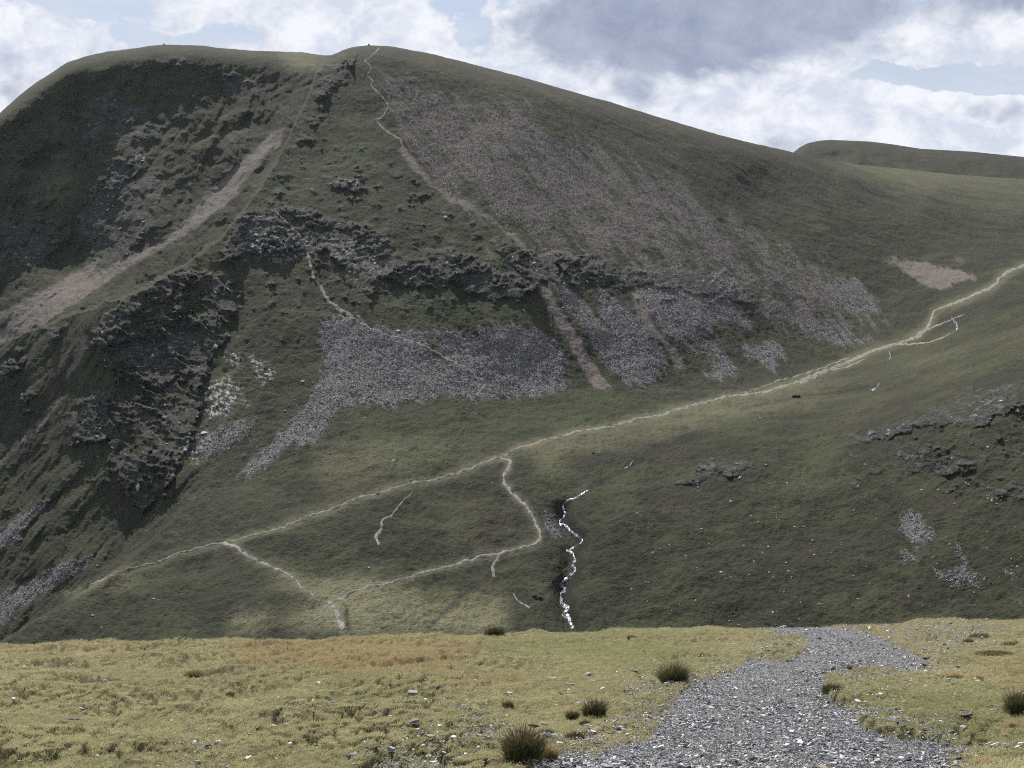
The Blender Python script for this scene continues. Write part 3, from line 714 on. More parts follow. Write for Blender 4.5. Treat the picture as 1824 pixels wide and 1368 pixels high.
def make_gravel(N):
    X, Y = sites(N)
    z = hbase(X, Y); px, py = project(np.stack([X, Y, z], -1))
    z, g = fg_height(X, Y, px, py); z = z + .014 * (1 - g)
    halo = np.clip(blur_grav(px, py), 0, 1)
    keep = rng.random(len(X)) < np.maximum(g * .95, .5 * halo * (.35 + 1.3 * np.clip(fbm(X / .25, Y / .35, 3, 503), 0, 1)))
    X, Y, z = X[keep], Y[keep], z[keep]; n = len(X)
    coarse = sstep(-.1, .35, fbm(X / .55, Y / .8, 3, 505))
    size = .0050 + (.008 + .014 * coarse) * rng.random(n) ** 3.0 + (rng.random(n) < .008) * rng.uniform(.012, .035, n)
    V, fc = shards(X, Y, z + rng.uniform(0, .014, n), size, .33)
    o = mesh_object('gravel', V, fc, MAT_SLATE, np.repeat(slate_tint(n), 10, 0))
    o['kind'] = 'stuff'; o['label'] = 'grey broken slate gravel of the near path'
M_gh = blurm(M_grav, 14)
def blur_grav(px, py): return samp(M_gh, px, py) * 3
make_gravel(820000)

# small bits of slate lying all over the near turf
def make_chips(N):
    X, Y = sites(N)
    z = hbase(X, Y); px, py = project(np.stack([X, Y, z], -1)); z, g = fg_height(X, Y, px, py)
    dens = .10 + .9 * sstep(1180, 1340, py) * sstep(300, 800, px) + 1.0 * sstep(1560, 1640, px) * sstep(1180, 1120, py)
    cl = fbm(X / .5, Y / .6, 3, 501)
    keep = rng.random(len(X)) < dens * sstep(-.05, .45, cl)
    X, Y, z = X[keep], Y[keep], z[keep]; n = len(X)
    V, fc = shards(X, Y, z + .022, .014 + .030 * rng.random(n) ** 2.5, .3)
    o = mesh_object('slate_chips', V, fc, MAT_SLATE, np.repeat(slate_tint(n) * 1.25, 10, 0))
    o['kind'] = 'stuff'; o['label'] = 'thin slate chips scattered through the near turf'

# ------------------------------------------------------------------ rush clumps and tussocks
MAT_RUSH = simple_material('rush_stems', colattr(), .7, .25, transl=.22)
def tag(o, label, cat, group=None):
    o['label'] = label; o['category'] = cat
    if group: o['group'] = group

def stems(base, r, h, n, tint, name, parent, w=.0028, spread=.55, flat=1.0):
    m = int(rng.integers(4, 8)); ca = rng.uniform(0, 2 * np.pi, m); cr = np.sqrt(rng.random(m)) * r * .24
    ch = rng.uniform(.5, 1.05, m); ch[0] = 1.05; cw = rng.uniform(.6, .95, m) * r; own = rng.integers(0, m, n)
    dx_ = np.clip(rng.normal(0, .5, n), -.7, .7) * cw[own]; dy2 = np.clip(rng.normal(0, .5, n), -.7, .7) * cw[own]
    bx = np.cos(ca[own]) * cr[own] + dx_; by = (np.sin(ca[own]) * cr[own] + dy2) * .8
    q = np.minimum(np.hypot(bx, by), 1.3 * r); a = np.arctan2(dy2, dx_) * .6 + np.arctan2(by, bx) * .4
    hh = h * ch[own] * rng.uniform(.45, 1.0, n) ** .8 * (1 - .25 * np.minimum(q / max(r, 1e-6), 1) ** 2)
    L = hh * spread * (.15 + q / r) * rng.uniform(.4, 1.2, n); a2 = a + rng.normal(0, .5, n)
    lean = np.stack([np.cos(a2) * L + .06 * hh, np.sin(a2) * L, -.2 * L], -1)
    zb = -.266 * by + .027 * bx - .012
    V, fc = blades(np.stack([bx, by, zb], -1), hh, lean, rng.uniform(.7, 1.3, n) * w, rng.uniform(-.5, .5, n))
    t = np.array(tint)[rng.integers(0, len(tint), n)] * rng.uniform(.7, 1.3, (n, 1))
    return mesh_object(name, V, fc, MAT_RUSH, np.repeat(t, 5, 0), parent=parent), np.stack([bx, by, zb], -1), hh, lean

RGREEN = [(.060, .072, .030), (.085, .092, .038), (.045, .052, .024), (.12, .12, .05)]
RBROWN = [(.11, .075, .05), (.15, .105, .065)]
RSTRAW = [(.50, .42, .24), (.42, .34, .17), (.58, .50, .31)]
BARE = []
def at_px(px, py):
    X, Y = fg_point(np.array([px]), np.array([py])); z, g = fg_height(X, Y)
    return float(X[0]), float(Y[0]), float(z[0])
def rush(px, py, wpx, hpx, label, kind='rush', straw=0.0):
    x, y, z = at_px(px, py); m = y / F / cp * 1.02
    o = bpy.data.objects.new({'rush': 'rush_clump', 'straw': 'grass_tussock', 'low': 'heather_tuft'}[kind], None); COL.objects.link(o); o.location = (x, y, z)
    o.empty_display_size = .1
    tag(o, label, {'rush': 'rush clump', 'straw': 'grass tussock', 'low': 'heather tuft'}[kind], {'rush': 'rush clumps on the near slope', 'straw': 'pale tussocks on the near slope', 'low': 'dark tufts in the near turf'}[kind])
    r = wpx * m * .34; h = hpx * m * 1.12 + .012
    n = int(np.clip(200 + 4200 * r, 180, 1200))
    if kind == 'rush':
        stems((0, 0, 0), r, h, n, RGREEN, 'stems', o, spread=1.0)
        stems((0, 0, 0), r * .8, h * 1.12, max(n // 4, 40), RBROWN, 'seed_heads', o, w=.0026, spread=.75)
        stems((0, 0, 0), r * 1.05, h * .55, int(n * .7), [(.12, .13, .05), (.20, .19, .08)], 'basal_grass', o, spread=1.4)
    elif kind == 'straw':
        stems((0, 0, 0), r, h, n, RSTRAW, 'blades', o, w=.0024, spread=.8)
        stems((0, 0, 0), r, h * .55, n // 2, [(.12, .12, .04), (.2, .17, .06)], 'basal_grass', o, spread=.8)
    else:
        r *= 1.15; h *= .8; n = int(n * .6)
        stems((0, 0, 0), r, h, n, [(.10, .09, .05), (.075, .07, .035), (.13, .115, .06), (.060, .058, .024), (.085, .075, .03)], 'sprigs', o, w=.0024, spread=.9)
        stems((0, 0, 0), r * 1.15, h * .9, int(n * 1.5), [(.30, .26, .14), (.2, .18, .08)], 'dry_blades', o, w=.0022, spread=.9)
    return o

for a in [
 (930, 1362, 112, 72, 'largest dark green rush clump, by the bottom edge beside a straw tussock', 'rush'),
 (1058, 1273, 66, 34, 'rush clump left of the gravel with a small tuft in front of it', 'rush'),
 (1200, 1222, 70, 44, 'tall brown tipped rush clump standing on the left edge of the gravel path', 'rush'),
 (1812, 1274, 80, 50, 'dark rush clump cut off by the right edge of the view', 'rush'),
 (880, 1132, 62, 20, 'wide rush clump on the brow of the near slope, in front of the valley', 'rush'),
 (1125, 1138, 32, 8, 'small round rush tuft just below the brow, left of the gravel', 'rush'),
 (1022, 1322, 62, 20, 'low green rush tuft right of the smooth grey stone', 'rush'),
 (975, 1312, 34, 14, 'short dark green rush tuft left of the smooth grey stone', 'rush'),
 (1020, 1276, 34, 18, 'small green rush tuft touching the left side of a larger rush clump', 'rush'),
 (1042, 1288, 36, 12, 'tiny rush tuft just in front of the rush clump left of the gravel', 'rush'),
 (1480, 1243, 54, 20, 'low rush tuft on the inside bend of the gravel, right bank', 'rush'),
 (1534, 1236, 36, 12, 'small dark tuft on the turf right of the tuft at the gravel bend', 'low'),
 (598, 1280, 48, 16, 'flat dark heather tuft in the middle of the left turf', 'low'),
 (905, 1262, 32, 15, 'dark squat tuft between the loose slate and the rushes', 'low'),
 (345, 1206, 50, 20, 'brown mounded heather tuft high on the left turf', 'low'),
 (158, 1326, 36, 18, 'dark upright tuft low on the left turf, leftmost of three in a row', 'low'),
 (226, 1322, 40, 16, 'green dark tuft in the middle of three in a row on the left turf', 'low'),
 (282, 1328, 52, 14, 'long reddish dark tuft, right end of three in a row on the left turf', 'low'),
 (12, 1230, 44, 12, 'flat dark tuft cut off by the left edge of the view', 'low'),
 (410, 1238, 26, 9, 'tiny dark tuft below the brown mounded heather', 'low'),
 (195, 1186, 46, 13, 'brownish tuft near the brow of the slope on the far left', 'low'),
 (890, 1172, 28, 10, 'small dark tuft alone on the turf under the brow rush clump', 'low'),
 (1745, 1136, 52, 12, 'dark long heather tuft near the brow on the far right', 'low'),
 (1772, 1168, 90, 12, 'widest dark heather strip right of the gravel end', 'low'),
 (1725, 1144, 26, 10, 'small heather tuft left below the long tuft near the right brow', 'low'),
 (1800, 1150, 46, 11, 'dark heather tuft touching the right edge of the view below the brow', 'low'),
 (1815, 1338, 36, 12, 'blackish tuft low at the right edge of the view', 'low'),
 (972, 1352, 74, 48, 'orange straw tussock leaning against the largest rush clump', 'straw'),
 (1692, 1214, 70, 20, 'pale straw tussock on the turf right of the brown boulder', 'straw'),
 (1738, 1222, 40, 14, 'smaller pale tussock right of the straw tussock on the right turf', 'straw'),
 (1800, 1292, 30, 16, 'pale grass tussock below the dark rush clump at the right edge', 'straw'),
 (1788, 1310, 22, 12, 'small straw tuft low on the right turf below another pale tussock', 'straw'),
 (1745, 1372, 90, 30, 'broad straw tussock in the bottom right corner', 'straw'),
 (1750, 1330, 26, 14, 'brown grass tuft between the gravel and the bottom right corner', 'low'),
]: rush(*a)

# ------------------------------------------------------------------ single stones in the foreground
def stone_mesh(seed, flat, n=16):
    r = random.Random(seed); bm = bmesh.new()
    for i in range(n):
        v = Vector((r.gauss(0, 1), r.gauss(0, 1), r.gauss(0, 1))).normalized()
        v *= r.uniform(.8, 1.05); bm.verts.new((v.x, v.y * r.uniform(.7, 1), v.z * flat))
    res = bmesh.ops.convex_hull(bm, input=bm.verts)
    junk = [g for g in res['geom_interior'] if isinstance(g, bmesh.types.BMVert)]
    if junk: bmesh.ops.delete(bm, geom=junk, context='VERTS')
    me = bpy.data.meshes.new('stone'); bm.to_mesh(me); bm.free(); return me
def stone_mat(name, a, b):
    return simple_material(name, lambda k, pos: k.mix(k.ramp(k.noise(pos, 30, 4, .65), .35, .7), a, b), .7, .3, bump=lambda k, pos: k.noise(pos, 80, 3, .6))
SM = {'pale': stone_mat('pale_stone', (.30, .30, .31), (.46, .46, .46)), 'grey': stone_mat('grey_stone', (.12, .125, .14), (.25, .255, .27)), 'dark': stone_mat('dark_slate_stone', (.035, .036, .042), (.10, .10, .115)), 'brown': stone_mat('brown_stone', (.045, .034, .026), (.10, .075, .055)), 'tan': stone_mat('tan_stone', (.26, .20, .14), (.38, .31, .23))}
STONES = [
 (735, 1241, 24, .75, 'pale', 'pale pointed stone standing upright in the turf left of a dark flat stone'),
 (786, 1232, 30, .45, 'dark', 'dark stone with a bright top lying right of the pale pointed stone'),
 (688, 1221, 16, .4, 'pale', 'small white flake above the pale pointed stone'),
 (738, 1304, 24, .55, 'grey', 'blocky blue grey stone in the turf above the bare slate patch'),
 (716, 1300, 16, .4, 'grey', 'small grey stone just left of the blocky blue grey stone'),
 (692, 1302, 36, .25, 'grey', 'long flat grey slab left of the blocky blue grey stone'),
 (655, 1280, 22, .3, 'dark', 'thin dark slab lying alone left of the slabs in the turf'),
 (790, 1348, 26, .4, 'grey', 'grey stone low in the turf left of the largest rush clump'),
 (974, 1322, 30, .5, 'grey', 'smooth rounded grey stone behind the straw tussock'),
 (1050, 1203, 20, .35, 'pale', 'bluish white flat stone on the turf above the rush clumps'),
 (1055, 1213, 14, .3, 'pale', 'small cream flake under the bluish white flat stone'),
 (976, 1163, 12, .4, 'dark', 'tiny dark stone near the brow with grass all round'),
 (960, 1173, 12, .5, 'pale', 'tiny white stone near the brow left of the tiny dark stone'),
 (982, 1217, 22, .25, 'tan', 'long cream stone lying flat in the middle turf'),
 (1018, 1228, 22, .35, 'grey', 'grey stone with a white face below the long cream stone'),
 (952, 1296, 26, .4, 'dark', 'black stone with a pale top between the rush tufts'),
 (970, 1290, 18, .6, 'tan', 'pinkish lumpy stone right above the black stone with a pale top'),
 (1120, 1245, 22, .4, 'grey', 'grey slate block on the turf left of the gravel edge'),
 (1104, 1304, 20, .35, 'pale', 'white flake on the turf between rush tuft and gravel'),
 (1516, 1193, 22, .8, 'brown', 'dark brown boulder on the upper bend of the gravel path'),
 (1484, 1195, 14, .6, 'brown', 'small brown stone left of the dark brown boulder'),
 (1650, 1175, 16, .7, 'dark', 'black stone at the right end of the gravel bend'),
 (1645, 1183, 12, .7, 'brown', 'little brown stone below the black stone at the gravel bend end'),
 (1458, 1137, 12, .6, 'brown', 'small dark stone on the gravel near the brow'),
 (1716, 1303, 16, .5, 'pale', 'bluish white stone on the right turf near the gravel corner'),
 (1720, 1281, 36, .3, 'dark', 'long dark slab in the turf below the right hand rushes'),
 (1622, 1296, 12, .7, 'dark', 'small dark pointed stone beside the gravel corner'),
 (1580, 1327, 26, .35, 'grey', 'large grey slab on the gravel near its right corner'),
 (1560, 1343, 22, .5, 'grey', 'grey block on the gravel left below the large slab'),
 (1692, 1111, 18, .4, 'grey', 'grey stone on the brow right of the gravel'),
 (1395, 1117, 18, .5, 'pale', 'pale flat stone where the gravel meets the brow on its left'),
 (188, 1221, 12, .8, 'pale', 'bright white stone alone high on the left turf'),
 (247, 1254, 12, .6, 'pale', 'small white stone in the left turf, upper of a pair'),
 (260, 1259, 10, .6, 'grey', 'small grey stone in the left turf, lower of a pair'),
 (145, 1266, 18, .5, 'pale', 'whitish lump in the left turf below the bright white stone'),
 (234, 1286, 14, .5, 'pale', 'pale flat stone in the left turf above the three dark tufts'),
 (202, 1346, 18, .4, 'grey', 'grey stone under the three dark tufts'),
 (367, 1348, 22, .45, 'pale', 'pale stone at the bottom left beside a patch of slate'),
 (452, 1267, 12, .5, 'pale', 'white stone in the turf left of the flat dark heather tuft'),
 (487, 1306, 18, .35, 'pale', 'pale bluish flake below the white stone on the left turf'),
 (550, 1335, 16, .45, 'pale', 'whitish stone near the bottom, left of the bare gravel patch'),
 (630, 1362, 20, .45, 'pale', 'pale stone at the left end of the bottom gravel patch'),
 (130, 1292, 30, .25, 'dark', 'dark flat slab with pale rim in the far left turf'),
 (1186, 1268, 16, .4, 'grey', 'bluish slate flake at the left edge of the gravel below the tall rushes'),
 (1345, 1225, 18, .4, 'grey', 'pale blue grey slab on the gravel, upper left part'),
 (1235, 1296, 24, .25, 'grey', 'long thin bluish slab in the middle of the gravel'),
 (1265, 1292, 12, .8, 'pale', 'small upright pale block beside the long thin bluish slab'),
 (1342, 1352, 20, .7, 'brown', 'brown rounded stone near the bottom of the gravel'),
 (1205, 1312, 22, .3, 'brown', 'rust brown sliver at the left edge of the gravel'),
]
for i, (px, py, w, flat, col, lab) in enumerate(STONES):
    x, y, z = at_px(px, py); m = y / F * 1.02
    me = stone_mesh(100 + i, flat * .75); me.materials.append(SM[col])
    o = bpy.data.objects.new('stone' if flat >= .4 else 'slate_slab', me); COL.objects.link(o)
    s = w * m * .5; o.scale = (s, s * random.uniform(.55, .9), s); o.location = (x, y, z + s * flat * .3 + .012); BARE.append((x, y, s * 1.0))
    o.rotation_euler = (-.2, random.uniform(-.15, .15), random.uniform(-.5, .5))
    tag(o, lab, 'stone')

make_grass(680000)
make_chips(16000)

# ------------------------------------------------------------------ draped footpaths and the stream
def resample(pts, step=1.5):
    p = np.array(pts, float); out = []
    ext = np.vstack([2 * p[0] - p[1], p, 2 * p[-1] - p[-2]])
    for i in range(1, len(ext) - 2):
        a, b, c, d = ext[i - 1:i + 3]; n = max(int(np.linalg.norm(c - b) / step), 1)
        t = np.linspace(0, 1, n, endpoint=False)[:, None]
        out.append(.5 * ((2 * b) + (c - a) * t + (2 * a - 5 * b + 4 * c - d) * t ** 2 + (-a + 3 * b - 3 * c + d) * t ** 3))
    out.append(p[-1:]); return np.concatenate(out)

def ribbon(name, pts, w0, w1, mat, lift=.3, seed=0, jit=.35, wig=.6, na=5):
    p = resample(pts); n = len(p); s = np.arange(n)
    tg = np.gradient(p, axis=0); tg /= np.linalg.norm(tg, axis=1)[:, None] + 1e-9
    nm = np.stack([-tg[:, 1], tg[:, 0]], -1)
    p = p + nm * (wig * fbm(s / 9.0, s * 0, 3, seed))[:, None]
    w = np.linspace(w0, w1, n)
    wl = w * .5 * np.clip(1 + 2.6 * jit * fbm(s / 7.0, s * 0 + 3, 4, seed + 1, .6), .05, 2.4)
    wr = w * .5 * np.clip(1 + 2.6 * jit * fbm(s / 7.0, s * 0 + 9, 4, seed + 2, .6), .05, 2.4)
    f = np.linspace(-1, 1, na)
    off = np.where(f[None] < 0, wl[:, None], wr[:, None]) * f[None]
    q = p[:, None] + nm[:, None] * off[..., None]
    G = surf(q[..., 0], q[..., 1])
    G[..., 2] += lift * (1 - .8 * np.abs(f)[None] ** 2)
    return grid_mesh(name, G, {}, mat)

def path_col(a, b, c):
    return lambda k, pos: k.mix(k.ramp(k.noise(pos, .3, 4, .7), .48, .62, 0, .85), k.mix(k.ramp(k.noise(pos, 1.2, 4, .7), .35, .65), a, b), c)
MP = simple_material('trodden_path_soil', path_col((.13, .125, .095), (.27, .26, .21), (.06, .066, .035)), .95, .1)
MP2 = simple_material('stony_path', path_col((.13, .125, .12), (.30, .29, .27), (.06, .06, .045)), .95, .1)
MP3 = simple_material('pink_path_grit', path_col((.13, .112, .10), (.24, .21, .19), (.06, .056, .045)), .95, .1)
ribbon('footpath', PATHS['main'], 1.6, 4.8, MP, seed=1, jit=.5)
ribbon('footpath', PATHS['branch'], 5.2, 2.6, MP2, seed=2, jit=.5)
ribbon('footpath', PATHS['fork'], 6, 9, MP2, seed=3, jit=.6)
ribbon('footpath', PATHS['left'], 5.5, 2.5, MP2, seed=4, jit=.5)
ribbon('footpath', PATHS['scar'], 1.2, 6, MP2, seed=5, jit=.5)
ribbon('footpath', PATHS['drop'], 4.5, 5.5, MP3, seed=6, jit=.5)
ribbon('footpath', PATHS['ridge'], 2.0, 3.6, MP3, seed=7, jit=.6, wig=1.2)
ribbon('footpath', PATHS['nose'], 3.0, 6, MP3, seed=8, jit=.6, wig=1.2)
ribbon('footpath', PATHS['scree'], 3.2, 3.2, MP2, seed=9, jit=.6, wig=1.0)
ribbon('footpath', [(1310,704),(1400,676),(1455,660),(1490,645),(1512,638)], 1.6, 2.4, MP, seed=10, jit=.6)
ribbon('footpath', [(1425,682),(1460,668),(1480,660),(1505,655),(1540,640)], 5, 2.5, MP3, seed=11, jit=.6)
ribbon('footpath', [(1632,602),(1650,590),(1668,580),(1690,572),(1720,560)], 4, 1.5, MP, seed=12, jit=.6)
ribbon('footpath', [(1590,615),(1640,612),(1680,602),(1700,590)], 3, 1.4, MP, seed=13, jit=.6)
ribbon('footpath', [(915,1060),(922,1070),(932,1078),(945,1084)], 2, 3, MP2, seed=14)

def water_col(k, pos):
    foam = k.ramp(k.noise(pos, .55, 4, .7),   .47, .60)
    return k.mix(foam, (.03, .036, .04), (.62, .66, .72))
MW_ = simple_material('white_water', water_col, .25, .5)
ribbon('stream', STREAM, 2.6, 6.0, MW_, lift=.45, seed=21, jit=.65, wig=1.6)
ribbon('stream', [(1128,824),(1121,831),(1112,836)], 2.2, 1.2, MW_, lift=.45, seed=22, jit=.7)
ribbon('stream', [(1695,565),(1699,573),(1705,580),(1703,588)], 2, 3, MW_, lift=.45, seed=23, jit=.5)
ribbon('stream', [(1584,626),(1586,635),(1583,640)], 1.5, 2, MW_, lift=.4, seed=24, jit=.5)
ribbon('stream', [(1566,682),(1560,690),(1553,694)], 1.5, 3, MW_, lift=.4, seed=25, jit=.5)

# ------------------------------------------------------------------ scree blocks
def octs(C, size, squash=.7):
    n = len(C)
    b = np.array([[1, 0, 0], [-1, 0, 0], [0, 1, 0], [0, -1, 0], [0, 0, 1], [0, 0, -1]], float)
    V = b[None] * rng.uniform(.6, 1.3, (n, 6, 1)) + rng.normal(0, .22, (n, 6, 3))
    V = V * size[:, None, None] * np.array([1, 1, squash])
    yaw = rng.uniform(0, 6.28, n); c, s = np.cos(yaw)[:, None], np.sin(yaw)[:, None]
    til = rng.normal(0, .5, n); ct, s2 = np.cos(til)[:, None], np.sin(til)[:, None]
    x, y, z = V[..., 0], V[..., 1], V[..., 2]; y, z = y * ct - z * s2, y * s2 + z * ct
    V = np.stack([x * c - y * s, x * s + y * c, z], -1) + C[:, None]
    f = np.array([[0, 2, 4], [2, 1, 4], [1, 3, 4], [3, 0, 4], [2, 0, 5], [1, 2, 5], [3, 1, 5], [0, 3, 5]])
    return V.reshape(-1, 3), (np.arange(n)[:, None, None] * 6 + f[None]).reshape(-1, 3)
def rocks_at(name, prob, N, lo, hi, pw, tint, label, box=(0, 1824, 80, 1120)):
    px = rng.uniform(box[0], box[1], N); py = rng.uniform(box[2], box[3], N)
    ok = py > sky(px) + 6
    ok &= rng.random(N) < prob(px, py); px, py = px[ok], py[ok]; n = len(px)
    C = surf(px, py); sz = lo + (hi - lo) * rng.random(n) ** pw
    C[:, 2] += sz * .12
    V, f = octs(C, sz)
    t = tint(n)
    o = mesh_object(name, V, f, MAT_SLATE2, np.repeat(t, 6, 0)); o['kind'] = 'stuff'; o['label'] = label
MAT_SLATE2 = simple_material('scree_block_stone', colattr(), .85, .2)
def vsamp(A, px, py):
    s = np.clip((py - sky(px)) / (PYB - sky(px)) * (NR - 1), 0, NR - 1).astype(int)
    return A[s, np.clip(np.searchsorted(cols, px), 0, len(cols) - 1)]
def tgrey(n):
    v = np.clip(rng.gamma(3.0, 1 / 3.0, n), .25, 2.8)[:, None]
    return np.array([.152, .146, .143]) * v
def twarm(n):
    v = np.clip(rng.gamma(4.5, 1 / 4.5, n), .3, 2.6)[:, None]
    return np.array([.122, .106, .100]) * v
def tpale(n): return np.array([.34, .34, .325]) * rng.uniform(.6, 1.35, (n, 1))
rocks_at('scree', lambda x, y: np.maximum(vsamp(scree, x, y) * .8, .25 * samp(M_scree_far, x, y) ** 1.5), 680000, .16, .75, 3.5, tgrey, 'grey blocky scree below the crags')
rocks_at('scree', lambda x, y: vsamp(upc, x, y) * .24, 480000, .14, .6, 3.5, twarm, 'brown grey loose scree on the upper right face', (640, 1420, 100, 560))
rocks_at('scree', lambda x, y: np.clip(vsamp(white, x, y) * .55 + .012 * vsamp(rock, x, y), 0, 1), 200000, .4, 1.9, 2.5, tpale, 'pale broken rock on the crags', (0, 1824, 100, 900))
def scat(x, y):
    m = sstep(.15, .5, fbm(x / 60, y / 45, 3, 601) + .3 * fbm(x / 14, y / 12, 2, 611)) * vsamp(specks, x, y)
    return np.clip(m, 0, 1) * .10 + .0012
rocks_at('stones', scat, 260000, .28, .8, 3, tpale, 'small pale stones strewn over the hillsides')

# individual pale boulders that stand out on the slopes
BM = [stone_mesh(500 + i, .8, 14) for i in range(5)]
MB_ = stone_mat('lichen_pale_boulder', (.26, .26, .25), (.46, .46, .43))
for m in BM: m.materials.append(MB_)
def boulder(px, py, size, label, group=None):
    c = surf(np.array([px]), np.array([py]))[0]
    o = bpy.data.objects.new('boulder', BM[random.randrange(5)]); COL.objects.link(o)
    o.location = (c[0], c[1], c[2] + size * .2); o.scale = (size, size * .8, size * .75); o.rotation_euler = (0, 0, random.uniform(0, 6))
    tag(o, label, 'boulder', group)
boulder(1582, 775, 1.9, 'pale boulder under the long crag on the right hillside')
boulder(702, 822, 1.6, 'white boulder on the green slope above the long footpath')
boulder(1355, 745, 1.1, 'pale stone in the turf below the footpath junction on the right')
boulder(710, 590, 1.8, 'white boulder at the top edge of the left grey scree')
boulder(1318, 852, 1.5, 'pale boulder right below the small crag beside the stream valley')
boulder(540, 680, 1.6, 'white boulder on the grass left of the lowest grey scree')
for (px, py) in [(1350,933),(1371,973),(1358,986),(1324,972),(1445,982),(1453,990),(1446,963),(1432,940),(1415,942),(1400,1000),(1372,1018),(1335,1022),(1285,1020),(1262,967),(1240,1016),(1222,990),(1405,1018),(1530,1068),(1462,1078),(1428,1076),(1620,1063),(1260,885),(1322,850),(1380,905),(1300,895),(1520,905),(1560,925),(1700,900)]:
    boulder(px + random.uniform(-2, 2), py + random.uniform(-2, 2), random.uniform(.6, .95), 'small pale boulder in the dark grass of the hillside right of the stream', 'pale boulders on the right hillside')

# dark bush of rushes on the col
def far_bush(px, py, w, h, label):
    c = surf(np.array([px]), np.array([py]))[0]; m = c[1] / F
    o = bpy.data.objects.new('bush', None); COL.objects.link(o); o.location = c; tag(o, label, 'bush')
    n = 500; a = rng.uniform(0, 6.28, n); q = np.sqrt(rng.random(n)) * w * m * .5
    b = np.stack([np.cos(a) * q, np.sin(a) * q * 1.2, 0 * a - .3], -1); hh = h * m * rng.uniform(.6, 1.1, n) * (1.1 - (q / (w * m * .5)) ** 2 * .7)
    L = hh * .6; lean = np.stack([np.cos(a) * L, np.sin(a) * L, 0 * a], -1)
    V, fc = blades(b, hh, lean, rng.uniform(.08, .2, n), rng.uniform(-.8, .8, n))
    mesh_object('foliage', V, fc, MAT_RUSH, np.repeat(np.array([.022, .028, .012]) * rng.uniform(.6, 1.5, (n, 1)), 5, 0), parent=o)
far_bush(1419, 709, 15, 6, 'small dark rounded bush on the pale grass below the upper footpath')
far_bush(1057, 810, 5, 4, 'tiny dark bush above the stream head')

# ------------------------------------------------------------------ summit cairns
def cairn(px, label, h):
    base = surf(np.array([px]), np.array([sky(np.array([px]))[0] + .3]))[0]
    bm = bmesh.new(); r = random.Random(px)
    for lay in range(6):
        rad = (1 - lay / 6.5) * h * .62; cnt = max(1, int(7 * (1 - lay / 6.5)))
        for j in range(cnt):
            a = 2 * math.pi * j / cnt + lay
            s = h * .17 * r.uniform(.8, 1.3)
            res = bmesh.ops.create_icosphere(bm, subdivisions=1, radius=s)
            for v in res['verts']:
                v.co *= r.uniform(.8, 1.1); v.co.z *= .7
                v.co += Vector((math.cos(a) * rad * .7, math.sin(a) * rad * .7, lay * h * .17))
    me = bpy.data.meshes.new('cairn'); bm.to_mesh(me); bm.free(); me.materials.append(SM['dark'])
    o = bpy.data.objects.new('cairn', me); COL.objects.link(o); o.location = base; tag(o, label, 'cairn')
cairn(657, 'small stone cairn on the rounded summit of the front peak', 1.7)
cairn(292, 'small stone cairn on the skyline of the darker back ridge', 1.9)
cairn(191, 'low heap of stones on the skyline left of the back ridge cairn', 1.0)

# ------------------------------------------------------------------ walker on the upper footpath
def walker(px, py):
    base = surf(np.array([px]), np.array([py]))[0]; base[2] += .25
    V = [(0,0,.95),(0,0,1.2),(0,.02,1.45),(0,.03,1.56),(0,.05,1.70),
         (.10,.02,.90),(.13,.16,.50),(.13,.12,.08),(.13,.26,.04), (-.10,0,.90),(-.12,-.02,.48),(-.13,-.26,.12),(-.13,-.13,.04),
         (.20,.02,1.42),(.27,-.08,1.15),(.24,.05,.92), (-.20,.02,1.42),(-.27,.06,1.15),(-.24,.2,.95),(0,.04,1.79)]
    E = [(0,1),(1,2),(2,3),(3,4),(4,19),(0,5),(5,6),(6,7),(7,8),(0,9),(9,10),(10,11),(11,12),(2,13),(13,14),(14,15),(2,16),(16,17),(17,18)]
    R = [.15,.16,.17,.06,.105,.10,.07,.055,.04,.10,.07,.055,.04,.075,.055,.04,.075,.055,.04,.085]
    me = bpy.data.meshes.new('person'); me.from_pydata(V, E, [])
    o = bpy.data.objects.new('person', me); COL.objects.link(o); o.location = base; o.rotation_euler[2] = -1.0
    sk = o.modifiers.new('skin', 'SKIN')
    for i, r in enumerate(R): me.skin_vertices[0].data[i].radius = (r, r)
    me.skin_vertices[0].data[0].use_root = True
    o.modifiers.new('sub', 'SUBSURF').levels = 1
    me.materials.append(simple_material('navy_walking_clothes', lambda k, pos: k.mix(k.ramp(k.noise(pos, 3), .4, .6), (.012, .012, .022), (.03, .03, .05)), .8))
    o.modifiers[-1].render_levels = 2
    tag(o, 'walker in dark clothes on the upper footpath near the fork', 'person')
    bm = bmesh.new(); bmesh.ops.create_cube(bm, size=1)
    bmesh.ops.scale(bm, vec=(.34, .22, .5), verts=bm.verts); bmesh.ops.bevel(bm, geom=bm.edges[:], offset=.06, segments=2, affect='EDGES')
    bmesh.ops.translate(bm, vec=(0, -.22, 1.28), verts=bm.verts)
    m2 = bpy.data.meshes.new('rucksack'); bm.to_mesh(m2); bm.free(); m2.materials.append(simple_material('grey_rucksack', lambda k, pos: k.mix(k.ramp(k.noise(pos, 4), .4, .6), (.10, .10, .13), (.22, .22, .28)), .8))
    r = bpy.data.objects.new('rucksack', m2); COL.objects.link(r); r.parent = o
walker(1477, 662)

